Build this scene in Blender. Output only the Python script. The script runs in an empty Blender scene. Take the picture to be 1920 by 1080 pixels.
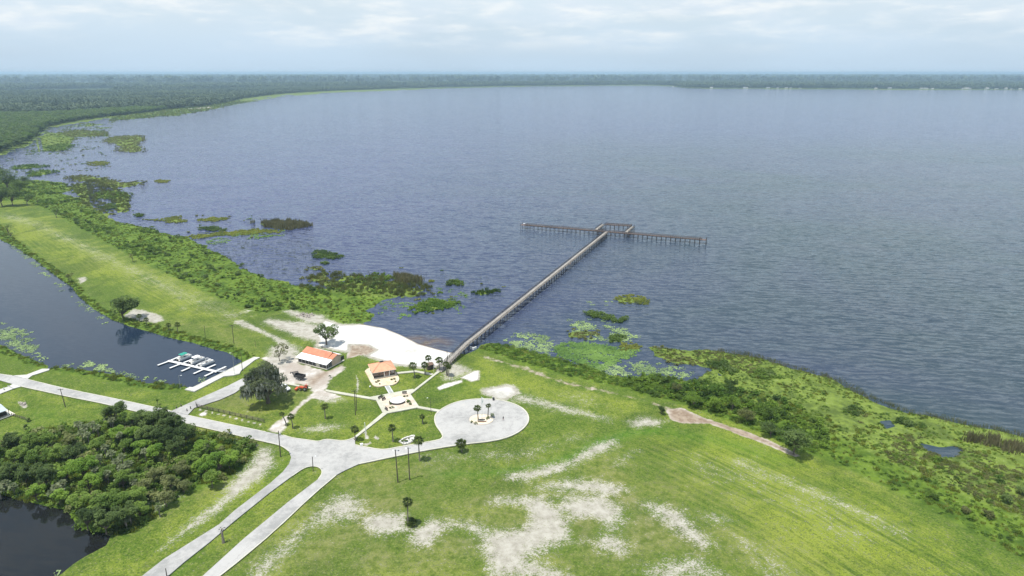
import bpy, bmesh, math, random
import numpy as np
from mathutils import Vector, Matrix
from mathutils.geometry import tessellate_polygon
R = math.radians
SC = bpy.context.scene
COL = SC.collection
# ---------------------------------------------------------------- camera
FPX, CH = 1230.0, 120.0                    # focal length in photo pixels, flying height in metres
PIT = math.atan(404.0/FPX)
cam_d = bpy.data.cameras.new('camera'); cam = bpy.data.objects.new('camera', cam_d); COL.objects.link(cam)
cam.location = (0, 0, CH); cam.rotation_euler = (math.pi/2-PIT, 0, 0)
cam_d.sensor_width = 36; cam_d.lens = 36*FPX/1920; cam_d.clip_start = 1; cam_d.clip_end = 200000
SC.camera = cam
# ---------------------------------------------------------------- view, sun, sky
vs = SC.view_settings; vs.view_transform = 'Standard'; vs.look = 'None'; vs.gamma = 1; vs.use_curve_mapping = False
vs.exposure = 0.50
SUN_DIR = Vector((-0.245, -0.165, 0.955)).normalized()       # towards the sun: high, behind the camera, slightly left
sd = bpy.data.lights.new('sun', 'SUN'); sd.energy = 4.0; sd.angle = R(0.6); sd.color = (1, .965, .90)
sun = bpy.data.objects.new('sun', sd); COL.objects.link(sun)
sun.rotation_euler = SUN_DIR.to_track_quat('Z', 'Y').to_euler()
W = bpy.data.worlds.new('World'); SC.world = W; W.use_nodes = True

class NT:
    """small helper for building node trees"""
    def __init__(s, tree): s.t = tree; s.n = tree.nodes; s.l = tree.links
    def node(s, typ, **kw):
        n = s.n.new(typ)
        for k, v in kw.items(): setattr(n, k, v)
        return n
    def put(s, sock, v):
        if isinstance(v, bpy.types.NodeSocket): s.l.new(v, sock)
        elif v is not None:
            if isinstance(v, (tuple, list)) and sock.type == 'RGBA' and len(v) == 3: v = (*v, 1)
            sock.default_value = v
    def math(s, op, a, b=None, c=None, clamp=False):
        n = s.node('ShaderNodeMath', operation=op, use_clamp=clamp)
        s.put(n.inputs[0], a)
        if b is not None: s.put(n.inputs[1], b)
        if c is not None: s.put(n.inputs[2], c)
        return n.outputs[0]
    def vmath(s, op, a, b=None):
        n = s.node('ShaderNodeVectorMath', operation=op)
        s.put(n.inputs[0], a)
        if b is not None:
            s.put(n.inputs['Scale'] if op == 'SCALE' else n.inputs[1], b)
        return n.outputs[0]
    def mix(s, f, a, b, mode='MIX'):
        n = s.node('ShaderNodeMix', data_type='RGBA', blend_type=mode)
        s.put(n.inputs[0], f); s.put(n.inputs[6], a); s.put(n.inputs[7], b)
        return n.outputs[2]
    def noise(s, scale, vec=None, detail=3, rough=.55, dist=0, color=False):
        n = s.node('ShaderNodeTexNoise'); n.inputs['Scale'].default_value = scale
        n.inputs['Detail'].default_value = detail; n.inputs['Roughness'].default_value = rough
        n.inputs['Distortion'].default_value = dist
        if vec is not None: s.put(n.inputs['Vector'], vec)
        return n.outputs[1 if color else 0]
    def rng(s, v, a, b, c=0.0, d=1.0, smooth=True):
        n = s.node('ShaderNodeMapRange', interpolation_type='SMOOTHSTEP' if smooth else 'LINEAR')
        s.put(n.inputs[0], v); s.put(n.inputs[1], a); s.put(n.inputs[2], b); s.put(n.inputs[3], c); s.put(n.inputs[4], d)
        return n.outputs[0]
    def attr(s, name, out=2):
        n = s.node('ShaderNodeAttribute', attribute_name=name); return n.outputs[out]
    def pos(s): return s.node('ShaderNodeNewGeometry').outputs['Position']
    def sep(s, v):
        n = s.node('ShaderNodeSeparateXYZ'); s.put(n.inputs[0], v); return n.outputs
    def comb(s, x, y, z):
        n = s.node('ShaderNodeCombineXYZ'); s.put(n.inputs[0], x); s.put(n.inputs[1], y); s.put(n.inputs[2], z); return n.outputs[0]

w = NT(W.node_tree); bg = W.node_tree.nodes['Background']
sky = w.node('ShaderNodeTexSky', sky_type='NISHITA'); sky.sun_disc = False
sky.sun_elevation = math.asin(SUN_DIR.z); sky.sun_rotation = math.atan2(SUN_DIR.x, SUN_DIR.y)
sky.altitude = 100; sky.air_density = 1.0; sky.dust_density = 2.0; sky.ozone_density = 1.6
dv = w.node('ShaderNodeTexCoord').outputs['Generated']
dx, dy, dz = w.sep(dv)
cv = w.comb(w.math('MULTIPLY', dx, 5.0), w.math('MULTIPLY', dy, 5.0), w.math('MULTIPLY', dz, 24.0))
big = w.noise(1.0, cv, 8, .58, .25)
sml = w.noise(2.6, cv, 6, .6, .1)
cf = w.math('ADD', w.math('MULTIPLY', big, .75), w.math('MULTIPLY', sml, .25))
cover = w.rng(cf, .42, .60)
cover = w.math('MULTIPLY', cover, w.rng(dz, .018, .065))
veil = w.rng(w.noise(.6, cv, 3, .5), .3, .7, .85, .97)
hz = w.mix(w.rng(dz, 0, .12), (4.9, 6.25, 7.6), (6.3, 7.25, 7.9)); hz = w.mix(w.rng(dz, .10, .7), hz, (3.0, 4.5, 7.0))
base = w.mix(veil, sky.outputs[0], hz)
cloudc = w.mix(w.rng(sml, .38, .66), (6.3, 7.1, 7.9), (7.9, 8.2, 8.3))
skyc = w.mix(w.math('MULTIPLY', cover, .8), base, cloudc)
w.put(bg.inputs[0], skyc); bg.inputs[1].default_value = .085

# ---------------------------------------------------------------- pixel -> place
CP, SP = math.cos(PIT), math.sin(PIT)
def ray(px, py):
    xr = (px-960)/FPX; yu = -(py-540)/FPX
    return xr, CP+yu*SP, -SP+yu*CP
LAND = 0.6
def at(px, py, z=LAND):
    x, y, d = ray(px, py); t = (z-CH)/d
    return Vector((x*t, y*t, z))
def above(bx, by, cx, cy, z=LAND):
    """height and lean of a thing whose base is seen at b and its top at c"""
    b = at(bx, by, z); x, y, d = ray(cx, cy); t = b.y/y
    return b, CH+t*d-z, t*x-b.x
def ppm(p): return FPX/(p.y*CP+(CH-p.z)*SP)          # photo pixels per metre at a place
def gp(pts, z=LAND): return [tuple(at(*p, z)[:2]) for p in pts]

def sdist(P, poly):
    """signed distance of points P (n,2) to a polygon, positive inside"""
    A = np.array(poly, float); B = np.roll(A, -1, 0)
    best = np.full(len(P), 1e18); ins = np.zeros(len(P), bool)
    for a, b in zip(A, B):
        ab = b-a; L = ab@ab+1e-12; ap = P-a
        t = np.clip((ap@ab)/L, 0, 1); q = ap-t[:, None]*ab
        best = np.minimum(best, (q*q).sum(1))
        c = ((a[1] > P[:, 1]) != (b[1] > P[:, 1]))
        with np.errstate(divide='ignore', invalid='ignore'):
            xi = (b[0]-a[0])*(P[:, 1]-a[1])/(b[1]-a[1]+1e-30)+a[0]
        ins ^= c & (P[:, 0] < xi)
    d = np.sqrt(best); return np.where(ins, d, -d)
def sdist_m(P, poly, margin):
    A = np.array(poly); lo = A.min(0)-margin; hi = A.max(0)+margin
    k = ((P > lo) & (P < hi)).all(1); out = np.full(len(P), -1e9)
    if k.any(): out[k] = sdist(P[k], poly)
    return out
def sstep(x, a, b):
    t = np.clip((x-a)/(b-a), 0, 1); return t*t*(3-2*t)
def hash2(ix, iy, s):
    with np.errstate(over='ignore'):
        h = (ix*374761393+iy*668265263+s*982451653).astype(np.int64)
        h = (h ^ (h >> 13))*1274126177; h = h ^ (h >> 16)
    return (h & 0xffff)/65535.0
def vnoise(x, y, s=0):
    ix = np.floor(x).astype(np.int64); iy = np.floor(y).astype(np.int64); fx = x-ix; fy = y-iy
    fx = fx*fx*(3-2*fx); fy = fy*fy*(3-2*fy)
    a = hash2(ix, iy, s); b = hash2(ix+1, iy, s); c = hash2(ix, iy+1, s); d = hash2(ix+1, iy+1, s)
    return a+(b-a)*fx+(c-a)*fy+(a-b-c+d)*fx*fy
def fbm(x, y, s=0, o=4):
    r = 0; a = .5; n = 0
    for k in range(o): r = r+a*vnoise(x*2**k+17.3*k, y*2**k-9.1*k, s+k); n += a; a *= .55
    return r/n-.5

# ---------------------------------------------------------------- objects
def tag(o, label=None, cat=None, group=None, kind=None):
    if label: o['label'] = label
    if cat: o['category'] = cat
    if group: o['group'] = group
    if kind: o['kind'] = kind
    return o
def empty(name, loc=(0, 0, 0), rz=0, label=None, cat=None, group=None):
    o = bpy.data.objects.new(name, None); COL.objects.link(o); o.location = loc; o.rotation_euler = (0, 0, rz)
    o.empty_display_size = .5
    return tag(o, label, cat, group)
def link(name, me, parent=None, loc=(0, 0, 0), rot=(0, 0, 0), scale=(1, 1, 1)):
    o = bpy.data.objects.new(name, me); COL.objects.link(o); o.location = loc; o.rotation_euler = rot; o.scale = scale
    if parent: o.parent = parent
    return o
def copy_tree(o, parent=None):
    c = o.copy(); COL.objects.link(c)
    if parent: c.parent = parent
    for ch in list(o.children): copy_tree(ch, c)
    return c
class MB:
    def __init__(s): s.v = []; s.f = []; s.m = []; s.smooth = False
    def add(s, vs, fs, m=0):
        k = len(s.v); s.v += [tuple(v) for v in vs]; s.f += [tuple(i+k for i in f) for f in fs]; s.m += [m]*len(fs); return s
    def box(s, c, size, rz=0, m=0, rot=None, taper=1.0):
        x, y, z = (q/2 for q in size)
        M = rot if rot is not None else Matrix.Rotation(rz, 3, 'Z')
        P = [Vector((sx*x*(taper if sz > 0 else 1), sy*y*(taper if sz > 0 else 1), sz*z)) for sz in (-1, 1) for sx, sy in ((-1, -1), (1, -1), (1, 1), (-1, 1))]
        c = Vector(c)
        return s.add([M@p+c for p in P], [(0, 3, 2, 1), (4, 5, 6, 7), (0, 1, 5, 4), (1, 2, 6, 5), (2, 3, 7, 6), (3, 0, 4, 7)], m)
    def tube(s, pts, rad, n=6, m=0, cap=True):
        pts = [Vector(p) for p in pts]
        if not isinstance(rad, (list, tuple)): rad = [rad]*len(pts)
        V = []
        for i, p in enumerate(pts):
            t = (pts[min(i+1, len(pts)-1)]-pts[max(i-1, 0)])
            if t.length < 1e-6: t = Vector((0, 0, 1))
            t.normalize(); u = t.cross(Vector((0, 0, 1)))
            if u.length < .05: u = t.cross(Vector((1, 0, 0)))
            u.normalize(); q = t.cross(u)
            V += [p+(u*math.cos(a)+q*math.sin(a))*rad[i] for a in (2*math.pi*j/n for j in range(n))]
        F = [(i*n+j, i*n+(j+1) % n, (i+1)*n+(j+1) % n, (i+1)*n+j) for i in range(len(pts)-1) for j in range(n)]
        if cap: F += [tuple(range(n))[::-1], tuple((len(pts)-1)*n+j for j in range(n))]
        return s.add(V, F, m)
    def poly(s, pts, z0, z1, m=0):
        """vertical prism over a 2-D outline"""
        n = len(pts); T = tessellate_polygon([[Vector((p[0], p[1], 0)) for p in pts]])
        A = sum(pts[i][0]*pts[(i+1) % n][1]-pts[(i+1) % n][0]*pts[i][1] for i in range(n))
        V = [(p[0], p[1], z1) for p in pts]+[(p[0], p[1], z0) for p in pts]; F = []
        for t in T:
            a, b, c = (Vector(V[i]) for i in t)
            F.append(tuple(t) if (b-a).cross(c-a).z > 0 else tuple(t)[::-1])
        for i in range(n):
            j = (i+1) % n; F.append((i, n+i, n+j, j) if A > 0 else (j, n+j, n+i, i))
        return s.add(V, F, m)
    def lathe(s, prof, n=12, m=0, c=(0, 0, 0)):
        V = [(c[0]+r*math.cos(2*math.pi*j/n), c[1]+r*math.sin(2*math.pi*j/n), c[2]+z) for r, z in prof for j in range(n)]
        F = [(i*n+j, i*n+(j+1) % n, (i+1)*n+(j+1) % n, (i+1)*n+j) for i in range(len(prof)-1) for j in range(n)]
        F += [tuple(range(n))[::-1], tuple((len(prof)-1)*n+j for j in range(n))]
        return s.add(V, F, m)
    def mesh(s, name, mats):
        me = bpy.data.meshes.new(name); me.from_pydata(s.v, [], s.f)
        if not isinstance(mats, (list, tuple)): mats = [mats]
        for x in mats: me.materials.append(x)
        if len(mats) > 1: me.polygons.foreach_set('material_index', s.m)
        if s.smooth: me.polygons.foreach_set('use_smooth', [True]*len(me.polygons))
        me.update(); return me
    def build(s, name, mats, parent=None, loc=(0, 0, 0), rot=(0, 0, 0)):
        return link(name, s.mesh(name, mats), parent, loc, rot)

# ---------------------------------------------------------------- materials
def new_mat(name):
    m = bpy.data.materials.new(name); m.use_nodes = True
    n = NT(m.node_tree); return m, n, m.node_tree.nodes['Principled BSDF']
MATS = {}
def plain(name, col, rough=.7, var=.12, scale=3.0, metal=0, spec=.5, bump=0):
    if name in MATS: return MATS[name]
    m, n, b = new_mat(name)
    p = n.pos(); f = n.noise(scale, p, 4, .6); g = n.noise(scale*.13, p, 2, .5)
    f = n.math('ADD', n.math('MULTIPLY', f, .6), n.math('MULTIPLY', g, .4))
    dk = tuple(c*(1-2*var) for c in col); lt = tuple(min(1, c*(1+2*var)) for c in col)
    n.put(b.inputs['Base Color'], n.mix(n.rng(f, .3, .7), dk, lt))
    b.inputs['Roughness'].default_value = rough; b.inputs['Metallic'].default_value = metal
    b.inputs['Specular IOR Level'].default_value = spec
    if bump:
        bn = n.node('ShaderNodeBump'); bn.inputs['Strength'].default_value = bump; bn.inputs['Distance'].default_value = .02
        n.put(bn.inputs['Height'], n.noise(scale*4, p, 3)); n.put(b.inputs['Normal'], bn.outputs[0])
    MATS[name] = m; return m
def leafy(name, dark, light, rough=.62, scale=.12, trans=.36, rnd=.5):
    """foliage: tone varies leaf cluster by cluster, plant by plant and over the place"""
    if name in MATS: return MATS[name]
    m, n, b = new_mat(name)
    a = n.attr('tone'); r = n.node('ShaderNodeObjectInfo').outputs['Random']
    p = n.pos(); g = n.rng(n.noise(scale, p, 4, .6), .37, .63)
    f = n.math('ADD', n.math('MULTIPLY', a, .32), n.math('ADD', n.math('MULTIPLY', r, rnd*.4), n.math('MULTIPLY', g, .68-rnd*.4)))
    c = n.mix(n.rng(f, .1, .9, smooth=False), dark, light)
    n.put(b.inputs['Base Color'], c); b.inputs['Roughness'].default_value = rough
    b.inputs['Specular IOR Level'].default_value = .25
    tr = n.node('ShaderNodeBsdfTranslucent'); n.put(tr.inputs[0], n.mix(.5, c, (light[0]*1.3, light[1]*1.5, light[2])))
    mx = n.node('ShaderNodeMixShader'); mx.inputs[0].default_value = trans
    n.l.new(b.outputs[0], mx.inputs[1]); n.l.new(tr.outputs[0], mx.inputs[2])
    n.l.new(mx.outputs[0], m.node_tree.nodes['Material Output'].inputs[0])
    MATS[name] = m; return m
# ---------------------------------------------------------------- outlines read off the ground
LAKE = [(848,657),(820,650),(792,642),(762,627),(725,612),(690,606),(707,603),(690,583),(727,563),(753,553),(720,543),(713,520),(667,517),(633,533),(607,542),
        (563,533),(503,523),(457,500),(430,487),(420,480),(380,457),(343,443),(277,427),(213,410),(200,403),(185,393),(160,380),(145,370),(122,363),(140,352),
        (128,345),(90,337),(48,338),(0,336),(-80,332),(-90,300),(0,291),(43,277),(77,257),(90,240),(133,233),(200,223),(267,217),(317,210),(353,211),(393,203),
        (430,195),(463,188),(533,178),(640,172),(800,167),(960,163),(1200,160.5),(1255,162),(1290,166),(1500,168),(1920,169.5),(2600,170),(4200,173),(7000,700),
        (4000,1400),(2300,1110),(1920,935),(1750,862),(1600,797),(1500,757),(1400,728),(1330,716),(1287,712),(1227,705),(1183,712),(1143,702),(1093,685),
        (1033,668),(953,648),(917,645),(897,653),(872,660)]
CANAL = [(-260,330),(-120,395),(0,450),(20,460),(63,487),(97,513),(130,537),(150,560),(173,580),(207,600),(240,613),(279,623),(313,634),(357,644),(396,656),
         (422,662),(451,678),(433,689),(362,726),(341,721),(305,717),(275,717),(240,706),(215,700),(155,691),(107,688),(92,692),(95,685),(50,668),(12,648),
         (0,643),(-150,590),(-420,520)]
POND = [(-250,930),(0,930),(39,938),(80,952),(119,960),(139,991),(178,1000),(205,1002),(195,1022),(155,1041),(133,1055),(111,1074),(60,1110),(-60,1170),(-300,1200),(-420,1050)]
MARSH = [([(1204,645),(1250,648),(1290,655),(1330,652),(1400,662),(1480,682),(1560,705),(1620,735),(1700,765),(1800,790),(1920,812),(2100,860),(2300,930),(2300,1120),
           (1920,975),(1750,900),(1600,830),(1500,785),(1400,750),(1310,725),(1290,714),(1325,690),(1290,678),(1225,668)], .26),
         ([(0,293),(90,240),(200,223),(267,217),(317,210),(353,212),(240,226),(215,232),(205,245),(215,255),(150,262),(140,275),(60,290),(10,305)], -.09),
         ([(122,345),(200,335),(250,370),(250,395),(200,405),(150,380)], -.02),
         ([(560,540),(600,505),(700,515),(760,515),(830,530),(820,552),(750,560)], -.03),
         ([(200,228),(200,218),(267,211),(317,203),(353,202),(393,198),(463,184),(533,175),(640,169),(800,164.5),(800,168),(640,173.5),(540,181),(470,192),(430,200),(350,216),(267,222)], .05)]
ISLANDS = [ # outline, name, label
 ([(193,258),(225,254),(273,253),(278,262),(268,270),(282,283),(245,287),(207,284),(215,275),(190,266)], 'olive', 'large olive reed island with a notched end, in the left bay'),
 ([(115,245),(150,243),(200,246),(210,250),(190,256),(130,258),(108,252)], 'olive', 'flat brownish reed bed between the far marsh and the large reed island'),
 ([(75,275),(130,268),(145,272),(130,282),(80,286)], 'green', 'pale green weed bed by the forest edge in the far left bay'),
 ([(15,312),(60,308),(105,311),(60,318),(15,319)], 'green', 'long thin green marsh islet at the left edge, above the oaks'),
 ([(50,322),(95,317),(118,322),(75,332),(45,331)], 'green', 'green marsh islet just above the dark oak clump'),
 ([(166,304),(195,301),(209,305),(190,311),(168,312)], 'yellow', 'yellow weed mat in the left bay, the farther of two'),
 ([(288,339),(300,336),(320,338),(315,343),(293,343)], 'yellow', 'small yellow weed mat off the tip of the marsh spit'),
 ([(112,331),(160,327),(212,333),(235,341),(276,337),(274,346),(230,354),(185,350),(165,342),(128,342)], 'olive', 'long olive marsh spit reaching out from the left shore'),
 ([(168,361),(205,358),(250,362),(248,372),(215,376),(172,372)], 'green', 'speckled green reed bed inside the marsh cove'),
 ([(183,389),(205,383),(228,385),(220,392),(195,394)], 'dark', 'dark oval reed clump at the mouth of the marsh cove'),
 ([(247,404),(258,401),(273,402),(268,407),(250,407)], 'dark', 'small dark reed clump off the left marsh shore'),
 ([(265,412),(300,410),(343,403),(345,411),(352,417),(320,420),(300,416)], 'yellow', 'yellow green weed mat off the left marsh, left of its twin'),
 ([(363,412),(400,407),(428,407),(430,412),(400,416),(370,416)], 'yellow', 'yellow green weed mat shaped like a comma, right of its twin'),
 ([(370,428),(400,425),(427,431),(415,435),(390,434)], 'dark', 'dark low reed strip in front of the brown reed island'),
 ([(345,443),(380,438),(440,432),(480,428),(530,432),(525,437),(480,441),(420,443),(360,450)], 'yellow', 'bright lime weed bed stretching left of the brown reed island'),
 ([(475,418),(520,414),(570,416),(588,421),(575,427),(540,432),(505,430)], 'brown', 'brown reed island with green foot, off the left shore'),
 ([(585,472),(605,469),(635,476),(648,481),(625,487),(590,485)], 'dark', 'dark green reed island north of the olive lily bed'),
 ([(600,494),(610,490),(620,494),(608,498)], 'dark', 'tiny dark reed clump between two reed islands'),
 ([(565,503),(590,499),(612,503),(600,509),(572,508)], 'olive', 'thin olive reed bed just behind the oval one'),
 ([(558,520),(580,515),(618,516),(622,525),(605,531),(575,530)], 'olive', 'oval olive reed bed close to the vegetated point'),
 ([(668,520),(700,512),(740,513),(735,525),(700,530),(672,528)], 'green', 'green reed bed joined to the vegetated point'),
 ([(730,517),(770,516),(795,525),(785,534),(745,530)], 'brown', 'brownish reed bed off the vegetated point'),
 ([(835,530),(850,525),(870,527),(862,535),(840,537)], 'dark', 'small dark reed clump left of the pier'),
 ([(876,549),(905,541),(945,541),(938,549),(900,557)], 'reed', 'slanted green reed bed nearest the pier on its left side'),
 ([(768,578),(790,563),(815,560),(860,561),(868,567),(850,577),(800,588),(772,588)], 'bright', 'bright green floating plant mat left of the pier, nearest the beach'),
 ([(1148,563),(1160,555),(1185,552),(1210,555),(1222,563),(1212,570),(1185,572),(1160,569)], 'yellow', 'round yellow green weed mat alone in open water right of the pier'),
 ([(1090,586),(1108,582),(1135,591),(1175,594),(1172,606),(1140,602),(1105,597)], 'dark', 'dark green reed strip below the round yellow mat'),
 ([(1057,624),(1080,617),(1120,617),(1127,630),(1095,640),(1060,636)], 'olive', 'dark olive reed clump behind the lily pads right of the pier'),
 ([(1143,632),(1157,627),(1172,632),(1168,643),(1148,642)], 'dark', 'small dark reed clump behind the lily pads, right of the olive one'),
 ([(1165,647),(1182,641),(1203,646),(1201,655),(1180,661),(1160,656)], 'yellow', 'yellow green weed mat at the right end of the lily pads'),
 ([(1208,646),(1240,650),(1290,660),(1330,685),(1300,690),(1260,684),(1222,668)], 'olive', 'olive reed bank between the lily pond and the open lake'),
 ([(1318,677),(1345,674),(1370,685),(1388,700),(1375,706),(1345,700)], 'dark', 'dark green reed stand at the right of the lily pond'),
 ([(1405,700),(1425,693),(1460,698),(1462,707),(1430,714),(1407,710)], 'dark', 'dark green reed stand, second along the right hand marsh'),
 ([(1350,719),(1362,713),(1378,719),(1370,728),(1353,727)], 'dark', 'small dark green sedge clump in front of the reed stands'),
 ([(1580,770),(1595,764),(1619,769),(1618,778),(1598,781)], 'dark', 'dark green sedge clump, smallest of the two in the far right marsh'),
 ([(1672,786),(1700,785),(1734,796),(1728,805),(1698,801),(1676,796)], 'dark', 'dark green sedge clump, longest of the two in the far right marsh'),
 ([(1800,820),(1850,816),(1925,841),(1925,860),(1860,845),(1805,828)], 'brown', 'brown reed stand beside the dark puddle at the right edge'),
]
PUDDLES = [[(1720,829),(1735,832),(1760,838),(1790,836),(1806,842),(1795,856),(1770,858),(1740,845)], [(1650,790),(1668,788),(1680,800),(1662,803)]]
# bare sand: outline, strength, softness in metres
SAND = [
 ([(855,657),(848,657),(820,650),(792,642),(762,627),(725,612),(690,606),(640,608),(610,598),(590,612),(595,640),(592,648),(650,660),(668,662),(680,666),(742,683),(780,688),(812,689),(835,680)], 1.35, 3),
 ([(490,601),(505,596),(540,600),(575,604),(610,612),(605,640),(585,638),(550,628),(520,615)], 1.0, 3),
 ([(530,582),(548,580),(565,585),(590,588),(607,590),(612,600),(600,608),(575,603),(545,590)], 1.0, 3),
 ([(590,640),(640,640),(655,645),(640,655),(597,648)], .9, 3),
 ([(845,672),(870,686),(885,690),(890,697),(862,705),(850,714),(830,712),(826,698)], .72, 3),
 ([(863,707),(890,694),(899,694),(898,711),(885,714)], 1.4, 1),
 ([(819,726),(835,718),(866,711),(867,715),(840,725),(824,730)], 1.4, .6),
 ([(905,728),(925,724),(948,720),(966,722),(977,736),(950,749),(930,748),(905,736)], 1.15, 2.5),
 ([(955,738),(980,736),(1060,757),(1145,781),(1142,789),(1050,772),(950,750)], .66, 3),
 ([(1172,790),(1210,779),(1252,787),(1238,798),(1190,800)], .8, 3),
 ([(945,888),(1007,877),(1070,860),(1120,830),(1153,820),(1158,833),(1103,857),(1053,883),(987,900),(955,898)], .84, 3),
 ([(1147,867),(1187,840),(1202,843),(1163,873)], .52, 3),
 ([(1120,925),(1007,913),(1060,895),(1120,898),(1185,915),(1140,930),(1170,950),(1176,975),(1150,998),(1175,1015),(1170,1035),(1120,1027),(1107,1013),(1060,1018),(1000,1047),(1050,1067),(1073,1085),
   (915,1085),(903,1053),(897,1013),(870,990),(820,987),(815,975),(887,976),(920,990),(978,985),(985,965),(975,947),(920,940),(930,932),(990,930)], .86, 4),
 ([(1000,935),(1035,925),(1060,930),(1050,975),(1060,1000),(1040,1020),(1000,1015),(985,975)], .5, 3),
 ([(1205,943),(1222,940),(1280,957),(1303,987),(1343,1020),(1320,1028),(1287,1007),(1245,977)], .9, 4),
 ([(1310,960),(1340,960),(1382,976),(1340,981)], .72, 3),
 ([(1208,1070),(1253,1045),(1303,1042),(1340,1060),(1380,1085),(1215,1085)], .74, 4),
 ([(1380,1000),(1430,1020),(1500,1085),(1420,1085)], .46, 6),
 ([(600,950),(628,926),(655,922),(679,937),(685,957),(668,975),(640,978),(590,990),(545,1030),(490,1085),(460,1085),(475,1060),(527,1018),(575,975)], .74, 4),
 ([(678,975),(700,962),(757,961),(765,993),(735,1001),(707,1003),(688,991)], .92, 3),
 ([(768,993),(807,972),(842,978),(827,1008),(800,1022),(778,1023),(768,1008)], .9, 3),
 ([(835,972),(905,978),(905,990),(840,990)], .7, 3),
 ([(497,836),(508,842),(516,872),(486,898),(432,942),(372,985),(330,1010),(300,1030),(330,1000),(361,970),(417,930),(420,914),(466,869),(475,852)], .80, 2.5),
 ([(232,592),(250,578),(270,580),(300,592),(307,600),(290,605),(262,600),(250,597)], 1.0, 2),
 ([(145,520),(160,518),(164,525),(150,531)], .9, 2),
 ([(337,573),(352,573),(350,580),(340,580)], .6, 3),
 ([(436,600),(455,599),(500,621),(540,638),(548,652),(540,662),(525,650),(515,636),(478,620),(440,606)], .72, 2),
 ([(505,650),(540,640),(560,650),(560,668),(530,690),(498,677)], .85, 3),
 ([(568,801),(600,793),(637,793),(642,800),(605,807),(575,809)], .7, 3),
 ([(754,826),(764,820),(775,816),(777,821),(770,830),(757,833)], 1.5, .5),
 ([(700,818),(705,816),(712,822),(708,823)], 1.2, .4), ([(680,797),(686,806),(690,820),(686,820)], 1.0, .4), ([(684,817),(690,816),(692,822),(686,822)], 1.2, .4), ([(675,831),(690,830),(694,826),(697,829),(688,834)], 1.0, .4),
 ([(668,702),(673,715),(671,735),(668,735),(669,715)], .75, .5),
 ([(373,775),(382,771),(388,773),(385,777),(375,778)], 1.5, .5),
 ([(33,752),(45,753),(52,762),(44,764),(38,758)], 1.1, .8),
 ([(590,735),(642,744),(648,750),(620,757),(596,752)], .65, 3),
 ([(880,848),(990,838),(1085,808),(1090,822),(1000,855),(900,862),(800,862),(790,855)], .42, 5),
 ([(1380,858),(1560,920),(1720,1005),(1700,1010),(1500,925),(1370,868)], .47, 4),
 ([(1300,850),(1450,900),(1640,1000),(1620,1020),(1420,930),(1290,870)], .32, 8),
 ([(1040,733),(1100,738),(1150,765),(1110,765),(1050,745)], .34, 6),
 ([(0,396),(60,408),(200,470),(350,540),(460,590),(440,605),(300,548),(150,470),(60,425),(0,410)], .36, 7),
 ([(262,930),(300,910),(330,905),(345,925),(300,958),(272,975)], .55, 4),
]
for k in range(11):
    cx, cy = 375+k*11.3, 766.5+k*2.75+(k > 6)*.6
    SAND.append(([(cx-3.2, cy), (cx, cy-1.4), (cx+3.2, cy+.3), (cx, cy+1.6)], 1.3, .4))
HOLES = [([(1063,985),(1080,970),(1110,966),(1132,978),(1131,1000),(1105,1012),(1075,1008)], 1), ([(905,963),(945,953),(984,955),(987,975),(950,985),(915,975)], 1),
         ([(1025,937),(1050,933),(1057,943),(1035,948)], .8), ([(1045,955),(1070,958),(1072,972),(1055,972)], .7), ([(820,1000),(880,1005),(900,1040),(905,1080),(820,1080)], .5)]
DIRT = [
 ([(1250,766),(1278,764),(1318,781),(1400,807),(1445,825),(1500,853),(1490,855),(1430,830),(1380,812),(1330,793),(1275,792),(1257,785)], .95, 1.6),
 ([(905,664),(970,681),(1060,712),(1143,729),(1230,750),(1262,764),(1258,772),(1220,758),(1140,738),(1050,720),(975,692),(900,670)], .62, 2.5),
 ([(650,672),(655,645),(690,645),(708,655),(690,665),(672,665)], 1.1, 2),
 ([(490,668),(555,665),(562,680),(613,694),(645,680),(650,690),(620,712),(610,730),(640,742),(610,752),(585,745),(560,764),(555,776),(538,792),(528,812),(500,809),(507,796),(535,777),(555,762),(588,735),(580,722),(520,716),(505,700)], 1.0, 2.5),
 ([(1490,849),(1600,895),(1700,944),(1800,999),(1870,1034),(1925,1060),(1925,1064),(1870,1038),(1800,1003),(1700,947.5),(1600,898),(1490,852)], .42, 1.0),
 ([(405,752),(430,744),(470,765),(498,778),(480,786),(430,770)], .42, 4),
 ([(395,745),(440,715),(470,712),(450,735),(420,752)], .6, 3),
 ([(480,600),(520,590),(500,620),(450,605)], .42, 6),
 ([(440,565),(480,568),(500,590),(470,600),(440,590)], .4, 5),
 ([(370,800),(480,822),(520,840),(500,852),(420,825),(368,808)], .5, 3),
 ([(160,330),(180,345),(150,345)], .2, 4),
]
BROWN = [
 ([(1250,766),(1278,764),(1318,781),(1400,807),(1445,825),(1500,853),(1490,855),(1430,830),(1380,812),(1330,793),(1275,792),(1257,785)], 1, 2),
 ([(905,664),(970,681),(1060,712),(1143,729),(1230,750),(1262,764),(1258,772),(1220,758),(1140,738),(1050,720),(975,692),(900,670)], 1, 2.5),
 ([(650,672),(655,645),(690,645),(708,655),(690,665),(672,665)], 1.1, 2), ([(575,712),(650,668),(655,672),(585,722)], .8, 2),
 ([(1200,745),(1300,795),(1240,800)], .3, 4)]
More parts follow.
